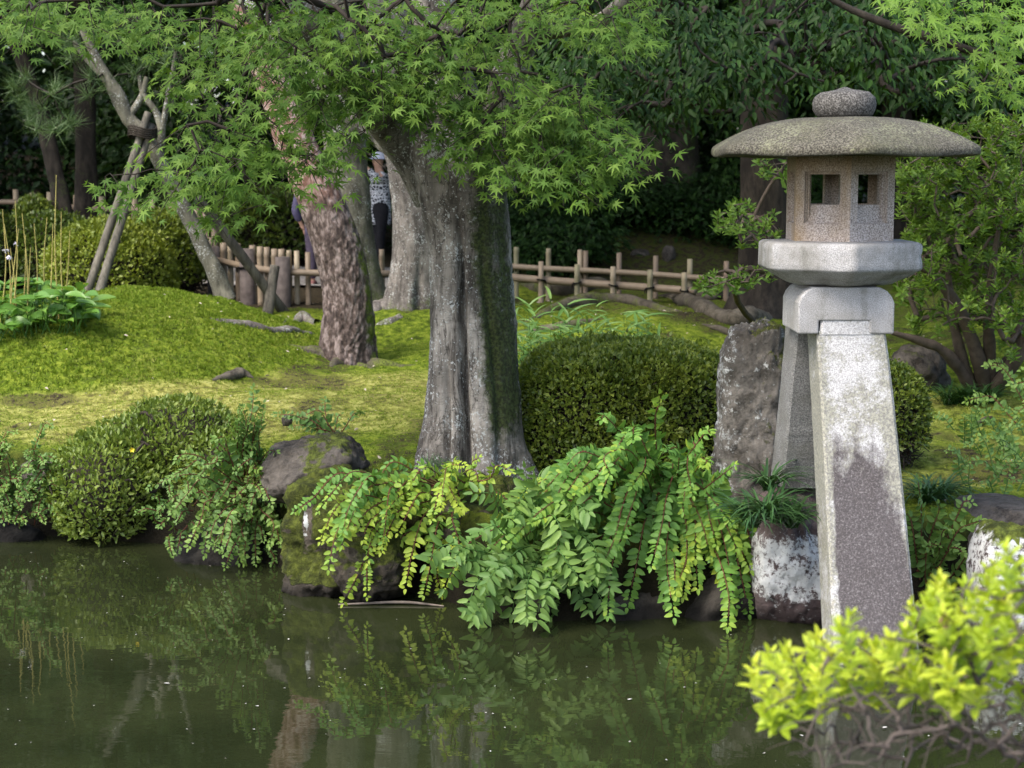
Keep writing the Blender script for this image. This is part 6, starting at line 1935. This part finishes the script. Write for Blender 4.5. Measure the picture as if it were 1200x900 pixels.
person("person in black and white patterned shirt raising a camera, seen between two trunks", pf, ph, math.radians(200), ((.13, -.03, .895), (.13, .04, .885)), MAT_SHIRT, MAT_TROUSER, MAT_HAT, .02)
f_ = np.array((math.cos(math.radians(200)), math.sin(math.radians(200)), 0)); s_ = np.array((-f_[1], f_[0], 0))
cc = pf + f_ * .175 * ph + (0, 0, .905 * ph)
def box_pts(c, a, b2, c2, ha, hb_, hc_):
    V = []
    for i in (-1, 1):
        for j in (-1, 1):
            for k in (-1, 1):
                V.append(c + a * ha * i + b2 * hb_ * j + c2 * hc_ * k)
    return np.array(V), np.array([(0, 1, 3, 2), (4, 6, 7, 5), (0, 4, 5, 1), (2, 3, 7, 6), (0, 2, 6, 4), (1, 5, 7, 3)])
ct = thing("camera", "black camera held up by the visitor in the patterned shirt", "camera", cc)
V, F = box_pts(cc, s_, f_, np.array((0, 0, 1.0)), .065, .03, .045)
o = obj("camera_body", V, F, MAT_CAMERA, ct, False)
bv = o.modifiers.new("bevel", 'BEVEL'); bv.width = .01; bv.segments = 2
V, F, _ = loft([cc + f_ * .028, cc + f_ * .06, cc + f_ * .10], [.034, .036, .034], 18, 10, cap=True)
obj("lens", V, F, MAT_CAMERA, ct)
V, F = box_pts(cc + np.array((0, 0, .056)), s_, f_, np.array((0, 0, 1.0)), .022, .02, .016)
obj("viewfinder", V, F, MAT_CAMERA, ct, False)
person("person in purple-grey trousers standing on the path, almost hidden behind the leaning pine", ground_at(373, 21.0), 1.62, math.radians(80), ((.05, -.14, .47), (.05, .14, .47)), MAT_JACKET, MAT_PURPLE, None, .03)

# ------------------------------------------------------------------ small litter
r_ = np.random.default_rng(390)
n = 420
x = r_.uniform(-4.5, 3.2, n); y = r_.uniform(5.2, 10.3, n)
k = y < shore(x) - .12
P = np.column_stack([x[k], y[k], np.full(k.sum(), .006)])
a = r_.uniform(0, 6.28, len(P))
V, F, _ = scatter(leaf_hex(.45, .02), P, frames(np.column_stack([np.cos(a), np.sin(a), 0 * a]), np.tile((0, 0, 1.0), (len(P), 1)) + r_.normal(0, .05, (len(P), 3))), r_.uniform(.004, .014, len(P)) * np.where(r_.random(len(P)) < .08, 2.2, 1), a)
o = obj("floating_petals", V, F, m_plain("pale_petal", (.55, .53, .50), .7, .3, .3), None, True, None, "stuff")
o["label"] = "small pale petals and flecks floating on the pond"
n = 700
x = r_.uniform(-5.5, 4.2, n); y = r_.uniform(9.2, 18.5, n)
k = y > shore(x) + .4
x, y = x[k], y[k]
P = np.column_stack([x, y, G(x, y) + .024])
V, F, _ = scatter(leaf_hex(.5, .15), P, frames(r_.normal(0, 1, (len(x), 3)) * (1, 1, .3), r_.normal(0, .5, (len(x), 3)) + (0, 0, 1)), r_.uniform(.012, .042, len(x)), x * 0)
o = obj("fallen_leaves", V, F, m_plain("fallen_leaf", (.50, .43, .34), .8, .2, .6), None, True, None, "stuff")
o["label"] = "a few dry fallen leaves scattered on the moss"
acc = Acc()
tube(acc, [at(396, 690, 8.72) * (1, 1, 0) + (0, 0, .006), at(470, 692, 8.75) * (1, 1, 0) + (0, 0, .012), at(520, 700, 8.7) * (1, 1, 0) + (0, 0, .004)], [.005, .008, .004], 8, 20)
tag(acc.build("floating_stick", m_plain("bleached_wood", (.20, .165, .14), .8, .2)), "bleached stick floating along the bank below the small arching shrub", "stick")
acc = Acc()
a, c = onG(1145, 500), onG(1162, 494)
tube(acc, [a + (0, 0, .02), (a + c) / 2 + (0, 0, .035), c + (0, 0, .03)], [.008, .016, .010], 7, 14)
tag(acc.build("fallen_twig", MAT_TWIG), "short grey piece of wood lying on the moss near the tall azalea", "twig")
